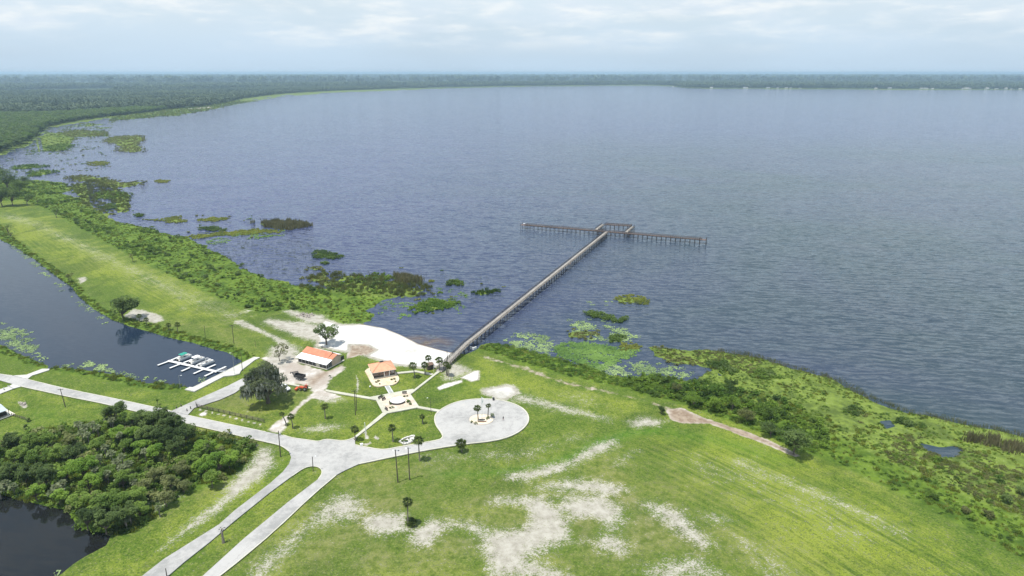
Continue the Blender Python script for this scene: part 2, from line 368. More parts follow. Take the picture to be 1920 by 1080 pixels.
DULL = [ # mown late: olive grass
 ([(410,1085),(640,885),(760,862),(830,850),(860,880),(830,960),(1000,900),(1130,840),(1250,880),(1330,930),(1420,1000),(1500,1085)], .75, 14),
 ([(720,1000),(800,1030),(850,1080),(640,1080),(600,1040)], .9, 10),
 ([(860,925),(960,905),(1000,920),(920,950),(850,965)], .9, 8),
 ([(780,730),(900,790),(860,840)], 0, 3),
 ([(360,800),(500,825),(515,840),(497,838),(417,914),(290,985),(260,1000),(320,930),(420,900),(480,850),(380,815)], .6, 5),
 ([(380,760),(500,790),(480,740),(560,760),(600,722),(500,700),(430,730)], .6, 6),
 ([(300,600),(420,600),(500,650),(440,650),(320,620)], .45, 8),
 ([(1600,885),(1750,955),(1920,1040),(1920,1000),(1700,900),(1600,850)], .6, 8),
]
MOW = [([(1150,845),(1300,812),(1420,835),(1600,900),(1800,1005),(1920,1065),(2100,1200),(1500,1200),(1380,1000),(1250,920)], 1, 14), ([(-200,340),(0,392),(110,416),(250,492),(400,566),(520,630),(440,620),(250,560),(100,485),(-50,420),(-250,370)], .7, 6)]
LUSH = [
 ([(800,880),(900,884),(1000,868),(1060,850),(1120,820),(1180,803),(1240,800),(1240,812),(1190,818),(1150,828),(1100,852),(1040,872),(940,888),(820,893)], .95, 2.5),
 ([(1240,800),(1330,812),(1420,832),(1490,865),(1450,870),(1350,835),(1250,818)], .75, 5),
 ([(840,700),(830,740),(900,745),(940,700),(1000,735),(960,705),(900,690)], .2, 8),
 ([(60,770),(100,765),(110,785),(70,790)], .5, 5),
 ([(560,830),(330,1085),(300,1085),(350,1050),(440,975),(506,922),(570,877),(600,878)], .35, 3),
]
BRIGHT = [ # lush yellow green
 ([(900,670),(980,690),(1060,716),(1143,740),(1230,757),(1255,775),(1170,785),(1100,768),(1000,735),(930,715),(870,700)], .9, 6),
 ([(270,1085),(150,1085),(280,985),(330,960),(420,920),(340,1000)], .9, 6),
 ([(1400,880),(1600,930),(1700,1000),(1750,1085),(1450,1085),(1330,960),(1300,880)], .8, 18),
 ([(0,395),(60,400),(200,470),(380,560),(480,620),(440,630),(250,560),(100,480),(0,420)], .7, 10),
 ([(1000,870),(1100,838),(1200,800),(1400,820),(1500,870),(1400,880),(1230,850),(1050,875)], .35, 10),
 ([(-50,740),(60,725),(190,757),(180,790),(60,805),(-50,830)], .4, 6),
]
FOREST_EDGE = [(-900,330),(-120,330),(-110,300),(0,288),(40,275),(74,255),(86,240),(130,231),(200,220),(267,214),(317,206),(393,200),(463,185),(533,176),(640,170),(800,166),(960,161.5),(1200,159),(1255,160.5),(1290,165),(1920,168),(2600,168),(4200,170),(4200,137.6),(-2200,137.6)]

FIELDS = [[(55,160.4),(120,159.3),(240,157.2),(247,159.6),(160,161),(60,162)], [(640,152),(760,151.4),(760,152.4),(640,153)], [(0,150),(90,149.5),(90,150.6),(0,151)]]
SAND.append(([(345,204),(370,201.5),(398,199.5),(400,201.5),(372,204.5)], 1.0, 6))
# ---------------------------------------------------------------- the ground sheet
def build_ground():
    ys = np.concatenate([np.linspace(137.35, 150, 24, endpoint=False), np.linspace(150, 300, 130, endpoint=False), np.linspace(300, 1100, 385, endpoint=False), np.linspace(1100, 1900, 24)])[::-1]
    ts = np.concatenate([np.linspace(-2.6, -.82, 24, endpoint=False), np.linspace(-.82, .82, 800), np.linspace(.82, 2.6, 25)[1:]])
    ang = PIT+np.arctan((ys-540)/FPX); d = CH/np.tan(ang); zd = d*CP+CH*SP
    X = (ts[None, :]*zd[:, None]); Y = np.repeat(d[:, None], len(ts), 1)
    P = np.stack([X.ravel(), Y.ravel()], 1); n = len(P)
    dist = np.hypot(P[:, 0], P[:, 1]); k = np.maximum(1, dist/420)
    wob = (fbm(P[:, 0]/14, P[:, 1]/14, 1)*9+fbm(P[:, 0]/4, P[:, 1]/4, 5, 2)*2)*np.minimum(k, 9)
    def cover(poly, soft, wobble=1.0):
        dd = sdist_m(P, gp(poly), soft*3+10*k.max()*0+60); return dd+wob*wobble
    dl = sdist(P, gp(LAKE, 0)); beach = sstep(sdist_m(P, gp(SAND[0][0]), 30), -14, -4)
    dl = -(dl)+wob*(1-.93*beach)
    wd = 2.2*k*(1+2.4*beach)
    H = -1.6+(1.6+LAND)*sstep(dl, -wd, wd)
    mar = np.zeros(n)
    for poly, lev in MARSH:
        dd = cover(poly, 3, .6); c = sstep(dd, -3*k, 3*k)
        lv = lev+fbm(P[:, 0]/11/np.minimum(k, 4), P[:, 1]/11/np.minimum(k, 4), 9)*.8
        H = np.maximum(H, -1.6+(1.6+lv)*c*(1)); mar = np.maximum(mar, c)
    for poly, kind, lab in ISLANDS:
        dd = sdist_m(P, gp(poly, 0), 80)-2.0*k+wob*.7; c = sstep(dd, -1.5*k, 1.5*k)
        H = np.maximum(H, -1.6+(1.6+.10)*c); mar = np.maximum(mar, c)
    for poly in PUDDLES:
        dd = sdist_m(P, gp(poly, 0), 80)+wob*.3; H = np.minimum(H, .3-1.2*sstep(dd, -2, 3))
    for poly in (CANAL, POND):
        dd = sdist_m(P, gp(poly, 0), 300)+wob*.16; H = np.minimum(H, LAND-2.2*sstep(dd, -2.2, 2.2))
    flat = np.zeros(n)
    for poly in ROAD_POLYS: flat = np.maximum(flat, sstep(sdist_m(P, poly, 12), -5, -1.5))
    near = (dist < 2500)
    H += np.where(H > .3, (fbm(P[:, 0]/30, P[:, 1]/30, 21)*.22+fbm(P[:, 0]/5, P[:, 1]/5, 23, 2)*.08)*(1-flat), 0)*near
    def mask(tab, wobble=.35):
        m = np.zeros(n)
        for poly, st, soft in tab:
            dd = sdist_m(P, gp(poly), 40+soft*3)
            kk = 0.0 if soft < 1.1 else wobble
            m = np.maximum(m, st*sstep(dd+wob*kk*.5, -soft*(1.3 if soft > 2 and st < 1.05 else 1), soft*(1.7 if soft > 2 and st < 1.05 else 1)))
        return m
    sand = mask(SAND)
    for poly, st in HOLES: sand *= 1-st*sstep(sdist_m(P, gp(poly), 40), -3, 3)
    brown = mask(BROWN); sand *= 1-.8*np.clip(brown, 0, 1)
    forest = sstep(sdist(P, gp(FOREST_EDGE))+wob, 0, 14*k)
    for poly in FIELDS: forest *= 1-sstep(sdist_m(P, gp(poly), 600), -40, 40)
    M = {'m_sand': sand, 'm_dirt': mask(DIRT), 'm_dull': mask(DULL), 'm_bright': mask(BRIGHT), 'm_lush': mask(LUSH), 'm_brown': brown, 'm_mow': mask(MOW), 'm_marsh': mar, 'm_forest': forest}
    bank = np.zeros(n)
    for poly in BANKS: bank = np.maximum(bank, sstep(sdist_m(P, gp(poly), 60)+wob*.3, -2, 2))
    M['m_bank'] = bank
    # mowing lines: distance across (u) and along (v) the line the mower followed
    def line_uv(pts):
        A = np.array(gp(pts)); best = np.full(n, 1e18); u = np.zeros(n); v = np.zeros(n); run = 0
        for a, b in zip(A[:-1], A[1:]):
            ab = b-a; L = np.hypot(*ab); e = ab/L; ap = P-a; tt = np.clip(ap@e, 0, L); q = ap-tt[:, None]*e; dd = (q*q).sum(1)
            s = ap[:, 0]*e[1]-ap[:, 1]*e[0]; kx = dd < best
            best = np.where(kx, dd, best); u = np.where(kx, np.sign(s)*np.sqrt(dd), u); v = np.where(kx, run+tt, v); run += L
        return u, v
    u1, v1 = line_uv([(-400,300),(0,383),(110,408),(250,484),(400,556),(520,620),(600,655)])
    u2, v2 = line_uv([(820,690),(900,668),(983,688),(1143,734),(1280,762),(1427,822),(1600,893),(1800,997),(1920,1062),(2300,1260)])
    u3, v3 = line_uv([(300,1200),(411,1080),(513,997),(630,890),(709,862)])
    ax = P[:, 0]; 
    lft = sstep(-sdist_m(P, gp([(700,640),(560,700),(300,700),(-400,700),(-600,300),(200,300),(700,500)]), 500), -5, 5) < .5
    low = sstep(sdist_m(P, gp([(250,1300),(330,960),(560,860),(720,862),(760,900),(700,980),(560,1300)]), 300), -5, 5) > .5
    U = np.where(lft, u1, np.where(low, u3, u2)); V = np.where(lft, v1, np.where(low, v3, v2))
    M['mow_u'] = U; M['mow_v'] = V
    nr, nc = len(ys), len(ts); I = np.arange(n).reshape(nr, nc)
    Q = np.stack([I[:-1, :-1], I[:-1, 1:], I[1:, 1:], I[1:, :-1]], -1).reshape(-1, 4)
    keep = (H[Q] > -1.3).any(1); Q = Q[keep]
    used = np.zeros(n, bool); used[Q.ravel()] = True; remap = np.cumsum(used)-1; Q = remap[Q]
    V3 = np.stack([P[:, 0], P[:, 1], H], 1)[used]
    me = mesh_np('ground', V3, Q)
    for kx, a in M.items():
        at_ = me.attributes.new(kx, 'FLOAT', 'POINT'); at_.data.foreach_set('value', a[used].astype(np.float32))
    me.polygons.foreach_set('use_smooth', np.ones(len(Q), bool))
    me.materials.append(ground_mat()); o = link('ground', me); tag(o, kind='structure')
    return o
def mesh_np(name, V, F, tone=None):
    """F: (n,3) or (n,4) index array"""
    me = bpy.data.meshes.new(name); k = F.shape[1]
    me.vertices.add(len(V)); me.vertices.foreach_set('co', np.asarray(V, np.float32).ravel())
    me.loops.add(F.size); me.loops.foreach_set('vertex_index', F.astype(np.int32).ravel())
    me.polygons.add(len(F)); me.polygons.foreach_set('loop_start', np.arange(0, F.size, k, dtype=np.int32))
    me.update(calc_edges=True)
    if tone is not None:
        a = me.attributes.new('tone', 'FLOAT', 'POINT'); a.data.foreach_set('value', np.asarray(tone, np.float32))
    return me
def ground_mat():
    m, n, b = new_mat('ground'); P = n.pos()
    u, v = n.attr('mow_u'), n.attr('mow_v')
    st = n.comb(n.math('MULTIPLY', u, .55), n.math('MULTIPLY', v, .022), 0)
    stf = n.comb(n.math('MULTIPLY', u, 1.1), n.math('MULTIPLY', v, .10), 3)
    s1 = n.noise(1, st, 3, .6); s2 = n.noise(1, stf, 4, .65)
    n60 = n.noise(.016, P, 4, .6, .6); n12 = n.noise(.085, P, 4, .6, .4); n3 = n.noise(.38, P, 4, .65); n1 = n.noise(1.6, P, 4, .75); nf = n.noise(2.0, n.vmath('MULTIPLY', P, (1, 1.2, 1)), 3, .8)
    mw = n.math('ADD', n.math('MULTIPLY', n.attr('m_mow'), .85), .15); s1 = n.math('ADD', n.math('MULTIPLY', s1, mw), n.math('MULTIPLY', n3, n.math('SUBTRACT', 1, mw))); s2 = n.math('ADD', n.math('MULTIPLY', s2, mw), n.math('MULTIPLY', n1, n.math('SUBTRACT', 1, mw)))
    # grass
    yel, mid, dark = (.182, .225, .026), (.074, .126, .012), (.026, .048, .007)
    f = n.math('ADD', n.math('MULTIPLY', n60, .40), n.math('ADD', n.math('MULTIPLY', n12, .28), n.math('ADD', n.math('MULTIPLY', s1, .20), n.math('MULTIPLY', s2, .12))))
    f = n.math('ADD', f, n.math('MULTIPLY', n.attr('m_bright'), .075))
    g = n.mix(n.rng(f, .46, .60), mid, yel)
    g = n.mix(n.math('MULTIPLY', n.rng(n.noise(.03, P, 4, .6, .8), .46, .36), .55), g, (.040, .078, .008))
    g = n.mix(n.math('MULTIPLY', n.rng(n3, .5, .8), .55), g, dark)
    g = n.mix(n.math('MULTIPLY', n.rng(nf, .50, .60), .75), g, dark)
    g = n.mix(n.math('MULTIPLY', n.rng(nf, .44, .36), .45), g, (.21, .21, .06))
    g = n.mix(n.math('MULTIPLY', n.attr('m_lush'), .85), g, n.mix(n.rng(n3, .35, .65), (.035, .110, .006), (.075, .165, .011)))
    straw = n.math('MULTIPLY', n.rng(n.math('ADD', n.math('MULTIPLY', s2, .62), n.math('MULTIPLY', n1, .38)), .52, .64), .50)
    g = n.mix(straw, g, (.24, .245, .09))
    g = n.mix(n.math('MULTIPLY', n.rng(n.math('ADD', n.math('MULTIPLY', s1, .6), n.math('MULTIPLY', s2, .4)), .50, .38), .22), g, dark)
    mow = n.math('SINE', n.math('ADD', n.math('MULTIPLY', u, 2*math.pi/3.1), n.math('MULTIPLY', n.noise(.05, P, 2), 5)))
    mown = n.math('MULTIPLY', n.attr('m_mow'), n.math('MULTIPLY', n.rng(n.noise(.022, P, 3, .6), .42, .58), n.rng(mow, -.2, .9)))
    g = n.mix(n.math('MULTIPLY', mown, .34), g, (.205, .225, .050))
    # olive, thin grass
    dl = n.math('MULTIPLY', n.attr('m_dull'), n.rng(n.math('ADD', n.math('MULTIPLY', n12, .6), n.math('MULTIPLY', n60, .4)), .38, .56, .15, 1.0))
    g = n.mix(n.math('MULTIPLY', dl, .85), g, n.mix(n.rng(n3, .35, .65), (.090, .112, .026), (.185, .178, .080)))
    # unmown bank and marsh floor
    bank = n.mix(n.rng(n.math('ADD', n.math('MULTIPLY', n3, .5), n.math('MULTIPLY', n12, .5)), .38, .60), (.042, .080, .009), (.108, .168, .018))
    g = n.mix(n.attr('m_bank'), g, bank)
    mar = n.mix(n.rng(n.math('ADD', n.math('MULTIPLY', n12, .5), n.math('MULTIPLY', n3, .5)), .38, .62), (.068, .100, .020), (.150, .205, .034))
    g = n.mix(n.attr('m_marsh'), g, mar)
    # dirt and gravel
    dn = n.math('ADD', n.attr('m_dirt'), n.math('MULTIPLY', n.math('SUBTRACT', n.math('ADD', n.math('MULTIPLY', n3, .5), n.math('MULTIPLY', n12, .5)), .5), 1.3))
    dirt = n.mix(n.rng(n12, .35, .65), (.33, .285, .24), n.mix(n.rng(n3, .4, .6), (.40, .365, .32), (.53, .50, .46)))
    dirt = n.mix(n.attr('m_brown'), dirt, n.mix(n.rng(n3, .35, .65), (.20, .145, .10), (.31, .25, .185)))
    g = n.mix(n.rng(dn, .34, .62), g, dirt)
    # sand, breaking up into the grass
    gr = n.math('ADD', n.math('MULTIPLY', n3, .14), n.math('ADD', n.math('MULTIPLY', nf, .62), n.math('ADD', n.math('MULTIPLY', s2, .16), n.math('MULTIPLY', n12, .14))))
    sn = n.math('ADD', n.attr('m_sand'), n.math('MULTIPLY', n.math('SUBTRACT', gr, .5), 3.6))
    pure = n.rng(n.attr('m_sand'), .95, 1.3)
    sand = n.mix(n.rng(n3, .3, .7), (.27, .25, .205), (.39, .37, .315))
    sand = n.mix(n.math('MULTIPLY', n.rng(n1, .58, .75), .4), sand, (.30, .28, .2))
    sand = n.mix(pure, sand, n.mix(n.rng(n.math('ADD', n.math('MULTIPLY', n12, .5), n.math('ADD', n.math('MULTIPLY', n1, .3), n.math('MULTIPLY', n3, .2))), .36, .52), (.40, .385, .345), (.60, .585, .55)))
    g = n.mix(n.rng(sn, .36, .80), g, sand)
    # forest floor and far country
    d = n.vmath('LENGTH', P)
    cy = n.sep(P)[1]
    fv = n.vmath('MULTIPLY', P, (.0009, .0032, 0)); fn = n.noise(1, fv, 6, .62, .3)
    ft = n.noise(.02, P, 6, .75)
    fl = n.mix(n.rng(fn, .40, .60), (.018, .034, .012), (.050, .075, .024))
    fl = n.mix(n.rng(ft, .35, .7), fl, (.030, .048, .016))
    field = n.math('MULTIPLY', n.rng(n.noise(1, n.vmath('MULTIPLY', P, (.00035, .0016, 0)), 3, .5), .62, .66), n.rng(cy, 5200, 7500))
    fl = n.mix(field, fl, (.16, .20, .08))
    g = n.mix(n.attr('m_forest'), g, fl)
    # wet sand just above the water
    z = n.sep(P)[2]
    wet = n.rng(z, .02, .30, 1, 0)
    g = n.mix(n.math('MULTIPLY', n.math('MULTIPLY', wet, n.rng(n.attr('m_sand'), .3, .6)), .75), g, (.20, .14, .085))
    n.put(b.inputs['Base Color'], g); b.inputs['Roughness'].default_value = .95; b.inputs['Specular IOR Level'].default_value = .15
    bn = n.node('ShaderNodeBump'); bn.inputs['Strength'].default_value = .5; bn.inputs['Distance'].default_value = .12
    n.put(bn.inputs['Height'], n.math('ADD', n.noise(2.2, P, 4, .7), n.math('MULTIPLY', n3, .8))); n.put(b.inputs['Normal'], bn.outputs[0])
    return m

def water_mat(name, deep, scale=1.0, strength=.5, aniso=True, rough=.06, tint=None, dist=1.0):
    m, n, b = new_mat(name); P = n.pos()
    rotn = n.node('ShaderNodeVectorRotate', rotation_type='Z_AXIS'); n.put(rotn.inputs['Vector'], P); rotn.inputs['Angle'].default_value = R(9)
    Q = n.vmath('MULTIPLY', rotn.outputs[0], (.15*scale, .62*scale, 1)) if aniso else n.vmath('MULTIPLY', P, (.8*scale, .8*scale, 1))
    a = n.noise(1, Q, 2, .5, .5); c = n.noise(3.1, Q, 3, .6, .3)
    big = n.noise(.0035, P, 4, .6, .8); mid = n.noise(.02, n.vmath('MULTIPLY', P, (.5, 1.4, 1)), 4, .6, .3)
    h = n.math('ADD', n.math('MULTIPLY', a, 1.0), n.math('MULTIPLY', c, .38))
    # wave slopes straight from the noise channels, so that they do not depend on the pixel size
    sl = n.vmath('ADD', n.vmath('SUBTRACT', n.noise(1, Q, 2, .5, .5, color=True), (.5, .5, .5)), n.vmath('SCALE', n.vmath('SUBTRACT', n.noise(3.1, Q, 3, .6, .3, color=True), (.5, .5, .5)), .8))
    sx, sy, _ = n.sep(n.vmath('SCALE', sl, n.math('MULTIPLY', n.rng(mid, .3, .7, .75, 1.1), strength*dist)))
    if tint:
        rx_, ry_, _w = n.sep(rotn.outputs[0]); ph = n.math('ADD', n.math('MULTIPLY', ry_, 2*math.pi/4.6), n.math('MULTIPLY', n.noise(.09, n.vmath('MULTIPLY', P, (.6, 1.2, 1)), 2, .5), 16))
        amp = n.math('MULTIPLY', n.rng(n.noise(.035, P, 2), .35, .65, .25, 1), .085); sy = n.math('ADD', sy, n.math('MULTIPLY', n.math('SINE', ph), amp))
    nv = n.vmath('NORMALIZE', n.comb(n.math('MULTIPLY', sx, .45), sy, 1)); n.put(b.inputs['Normal'], nv)
    col = n.mix(n.rng(big, .35, .65), deep, tint or deep)
    if tint:
        px_, py_, _z = n.sep(P)
        col = n.mix(n.math('MULTIPLY', n.math('MAXIMUM', n.rng(n.math('ADD', px_, n.math('MULTIPLY', py_, -.22)), 150, -450), n.rng(py_, 700, 1600)), .8), col, (.042, .050, .132))  # violet sky reflection painted into the base colour, to the left and far out
        bc = at(785, 644, 0); vd = n.node('ShaderNodeVectorMath', operation='DISTANCE'); n.put(vd.inputs[0], n.vmath('MULTIPLY', P, (.6, 1, 1))); n.put(vd.inputs[1], (bc.x*.6, bc.y, 0))
        shal = n.math('MULTIPLY', n.rng(n.noise(.12, P, 3), .4, .6, .4, 1), n.rng(vd.outputs['Value'], 13, 3)); col = n.mix(n.math('MULTIPLY', shal, .8), col, (.12, .075, .04))
    n.put(b.inputs['Base Color'], col)
    b.inputs['Roughness'].default_value = rough; b.inputs['IOR'].default_value = 1.333; b.inputs['Specular IOR Level'].default_value = .5
    return m
# dividing line that runs under the land between lake and inland water
def build_water():
    div = [(-900,320),(-60,362),(0,395),(110,425),(250,500),(400,580),(520,640),(600,665),(700,690),(820,705),(900,700),(1100,740),(1300,810),(1500,880),(1700,980),(1900,1090),(2600,1500),(6000,1500)]
    far = [(9000,160),(9000,138.0),(-9000,138.0),(-9000,320)]
    far = gp(far, 0)
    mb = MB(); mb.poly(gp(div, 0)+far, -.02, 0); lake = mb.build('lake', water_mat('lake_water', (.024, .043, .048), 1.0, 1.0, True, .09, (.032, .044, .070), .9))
    tag(lake, kind='structure')
    mb = MB(); mb.poly(gp([(-500,300),(-60,366),(0,400),(110,430),(250,505),(400,585),(500,640),(480,700),(380,745),(200,735),(0,705),(-500,650)], 0), -.02, 0)
    tag(mb.build('canal', water_mat('canal_water', (.012, .022, .040), 1.5, .10, True, .06)), kind='structure')
    mb = MB(); mb.poly(gp([(-700,880),(60,880),(240,960),(240,1030),(120,1110),(-100,1300),(-700,1300)], 0), -.02, 0)
    tag(mb.build('pond', water_mat('pond_water', (.010, .011, .011), 1.5, .10, True, .06)), kind='structure')
# ---------------------------------------------------------------- roads, paths
ROAD = [(-160,672),(0,701.5),(22,704),(51,711),(127,729.6),(200,744),(233,751),(300,765.5),(322,770.7),(352,778.5),(429,795),(498,809.5),(531,816),(545,820.6),(560,823),(580,825.5),(597,828.5),
        (610,823.5),(632,826),(645,826.5),(655,824.5),(661.5,821.5),(665.5,826),(666,834.5),(709,843),(724,843),(742,839.5),(790,831),(824,825),(829,821.5),(830.5,817),(826,809),(817.5,798),(814.5,787),(816.5,777),(826,768),
        (847,756.5),(872,750),(903,747.6),(933,749),(964,756.6),(984,768),(992,782),(989.5,795),(974,810),(949,821.5),(918,828),(877,832),(826,839.5),(770,849.7),(709,862.5),(673,870),(647.5,881.5),(630,891),
        (587,927),(513,997),(450,1050),(411.5,1080),(290,1185),(255,1185),(380,1080),(457,1010),(540,941.5),(597,898),(604,888),(603,880),(596,875),(585,873.5),(570,877),(547,893),(506.5,923),(440,976.5),(393,1016.5),(346.5,1053),(315,1080),(200,1180),(150,1180),
        (266.5,1080),(306,1049),(411,983),(440,957),(506.5,906),(530,885),(542,870),(546,858),(542,846),(531,837.5),(520,833),(482,825),(432,813),(374,800),(330,789),(262,773),(191,755.6),(132,744.4),(63.7,729.6),(40,724.4),(15,717.5),(0,713),(-160,684)]
SIDE = [(322,770.2),(382,743.5),(426,724),(452,711),(470,703),(486,700),(474,712),(440,737),(412,749.5),(364,765),(352,778)]
PATHS = {
 'plaza': [(694,744.4),(707,742),(774,729.4),(777,731),(770,739.4),(785.6,762),(781,764.8),(726,775.2),(717,773),(705,750.5)],
 'path_west': [(610,730.2),(640,735.4),(694,744.6),(705,750.3),(640,739.4),(611,733.6)],
 'path_pier': [(771,738.9),(776,730.6),(811,703.7),(820,695.4),(825,697.5),(817.5,702.5)],
 'path_circle': [(785.2,761.6),(825.5,768.6),(822.5,772.2),(782,764.8)],
 'path_road': [(718,773.5),(726,775.4),(668.5,820),(666,824),(662,821)],
 'path_pavilion': [(738,698.6),(780,694.6),(805,699.2),(813,701),(811,703),(803,702.4),(780,697.6),(741,701.4)],
 'driveway_ramp': [(25,704.2),(50,702.5),(79,691.5),(93,691.5),(92,694),(73,700),(60,704),(51.5,710.8)],
 'driveway_west': [(40,724.6),(24,720.2),(14,725.5),(-60,748),(-60,757),(0,738.5),(27,728)],
 'seawall_walk': [(346.4,730.3),(355.4,725.8),(362.6,726.3),(429,693.2),(477,669.5),(488,670.2),(478,675),(452,695),(449,701),(438,703.8),(420,705.7),(364.5,734.4)],
 'lot_edge': [(527,716.2),(583,726.4),(583,728.6),(527,718.6)],
}
def slab(name, poly, z0, z1, mat, **kw):
    mb = MB(); mb.poly(poly, z0, z1); return tag(mb.build(name, mat), **kw)
ROAD_POLYS = [gp(ROAD), gp(SIDE)]+[gp(p) for p in PATHS.values()]
BANKS = [
 [(48,338),(128,345),(145,357),(122,363),(145,370),(160,380),(185,393),(200,410),(277,427),(343,443),(380,457),(420,480),(457,500),(503,523),(563,533),(607,542),(667,517),(713,520),(753,553),(727,563),(690,580),(707,603),(680,606),(635,606),(600,585),(530,580),(500,588),(450,577),(400,553),(330,521),(250,482),(170,439),(110,404),(75,387),(40,375),(0,377),(-60,370),(-60,335)],
 [(-60,395),(0,420),(20,442),(60,472),(130,520),(160,550),(200,582),(250,600),(300,612),(360,629),(420,645),(470,662),(480,668),(452,678),(421,662),(356,644),(279,623),(207,600),(150,560),(97,513),(63,487),(0,450),(-60,425)],
 [(90,693),(107,687),(155,690),(215,700),(275,717),(335,720),(350,724),(343,731),(300,731),(240,722),(180,708),(130,699)],
 [(-100,600),(0,641),(50,666),(95,685),(82,691),(50,683),(0,662),(-100,625)],
 [(897,653),(917,645),(953,648),(1033,668),(1093,685),(1143,702),(1183,712),(1227,705),(1287,712),(1340,722),(1400,735),(1500,765),(1600,800),(1700,840),(1920,920),(2100,980),(2300,1200),(2100,1150),(1920,1052),(1800,987),(1700,933),(1600,883),(1500,843),(1427,812),(1360,787),(1280,757),(1227,742),(1143,722),(1060,704),(983,681),(930,664)],
 [(0,842),(60,812),(90,805),(130,803),(190,790),(215,785),(330,785),(370,808),(420,818),(470,830),(478,845),(455,875),(410,905),(350,925),(290,970),(250,1000),(205,1003),(178,1000),(139,991),(119,960),(39,938),(0,930),(-120,930),(-120,860)],
]
def road_mat():
    m, n, b = new_mat('pavement'); P = n.pos()
    a = n.noise(.06, P, 4, .6, .5); c = n.noise(.6, P, 4, .65); e = n.noise(7, P, 3, .7)
    f = n.math('ADD', n.math('MULTIPLY', a, .5), n.math('ADD', n.math('MULTIPLY', c, .3), n.math('MULTIPLY', e, .2)))
    col = n.mix(n.rng(f, .38, .58), (.245, .242, .230), (.385, .375, .355))
    cr = n.node('ShaderNodeTexVoronoi', feature='DISTANCE_TO_EDGE'); cr.inputs['Scale'].default_value = .055
    n.put(cr.inputs['Vector'], n.vmath('ADD', P, n.vmath('SCALE', n.noise(.3, P, 4, .6, color=True), 6.0)))
    crack = n.math('MULTIPLY', n.rng(cr.outputs[0], .0, .006, 1, 0), n.rng(n.noise(.03, P, 2), .48, .58))
    col = n.mix(n.math('MULTIPLY', crack, .75), col, (.19, .185, .175))
    col = n.mix(n.math('MULTIPLY', n.rng(n.noise(.13, P, 5, .7, 1.0), .60, .72), .5), col, (.46, .43, .38))
    n.put(b.inputs['Base Color'], col); b.inputs['Roughness'].default_value = .88
    return m
def concrete_mat(name, lo, hi, joint=0):
    m, n, b = new_mat(name); P = n.pos()
    f = n.math('ADD', n.math('MULTIPLY', n.noise(.35, P, 4, .65), .6), n.math('MULTIPLY', n.noise(4, P, 3, .7), .4))
    n.put(b.inputs['Base Color'], n.mix(n.rng(f, .36, .64), lo, hi)); b.inputs['Roughness'].default_value = .85
    return m
def ribbon(mb, pts, w, z0, z1, closed=False, side=0.0):
    """kerb-like strip of width w following a line of ground points"""
    P = [Vector((p[0], p[1])) for p in pts]; n = len(P); nor = []
    for i in range(n):
        a = P[i-1] if (i or closed) else P[i]; c = P[(i+1) % n] if (i < n-1 or closed) else P[i]
        t = (c-a).normalized(); nor.append(Vector((-t.y, t.x)))
    L = [P[i]+nor[i]*(side+w/2) for i in range(n)]; Q = [P[i]+nor[i]*(side-w/2) for i in range(n)]
    V = []; F = []
    for i in range(n): V += [(L[i].x, L[i].y, z0), (L[i].x, L[i].y, z1), (Q[i].x, Q[i].y, z1), (Q[i].x, Q[i].y, z0)]
    for i in range(n if closed else n-1):
        a = 4*i; b = 4*((i+1) % n)
        F += [(a+1, a+2, b+2, b+1), (a, a+1, b+1, b), (a+2, a+3, b+3, b+2)]
    if not closed: F += [(0, 3, 2, 1), (4*n-4, 4*n-3, 4*n-2, 4*n-1)]
    mb.add(V, F)
def smooth_line(pts, it=2):
    for _ in range(it):
        q = [pts[0]]
        for a, b in zip(pts[:-1], pts[1:]):
            q += [(a[0]*.75+b[0]*.25, a[1]*.75+b[1]*.25), (a[0]*.25+b[0]*.75, a[1]*.25+b[1]*.75)]
        pts = q+[pts[-1]]
    return pts
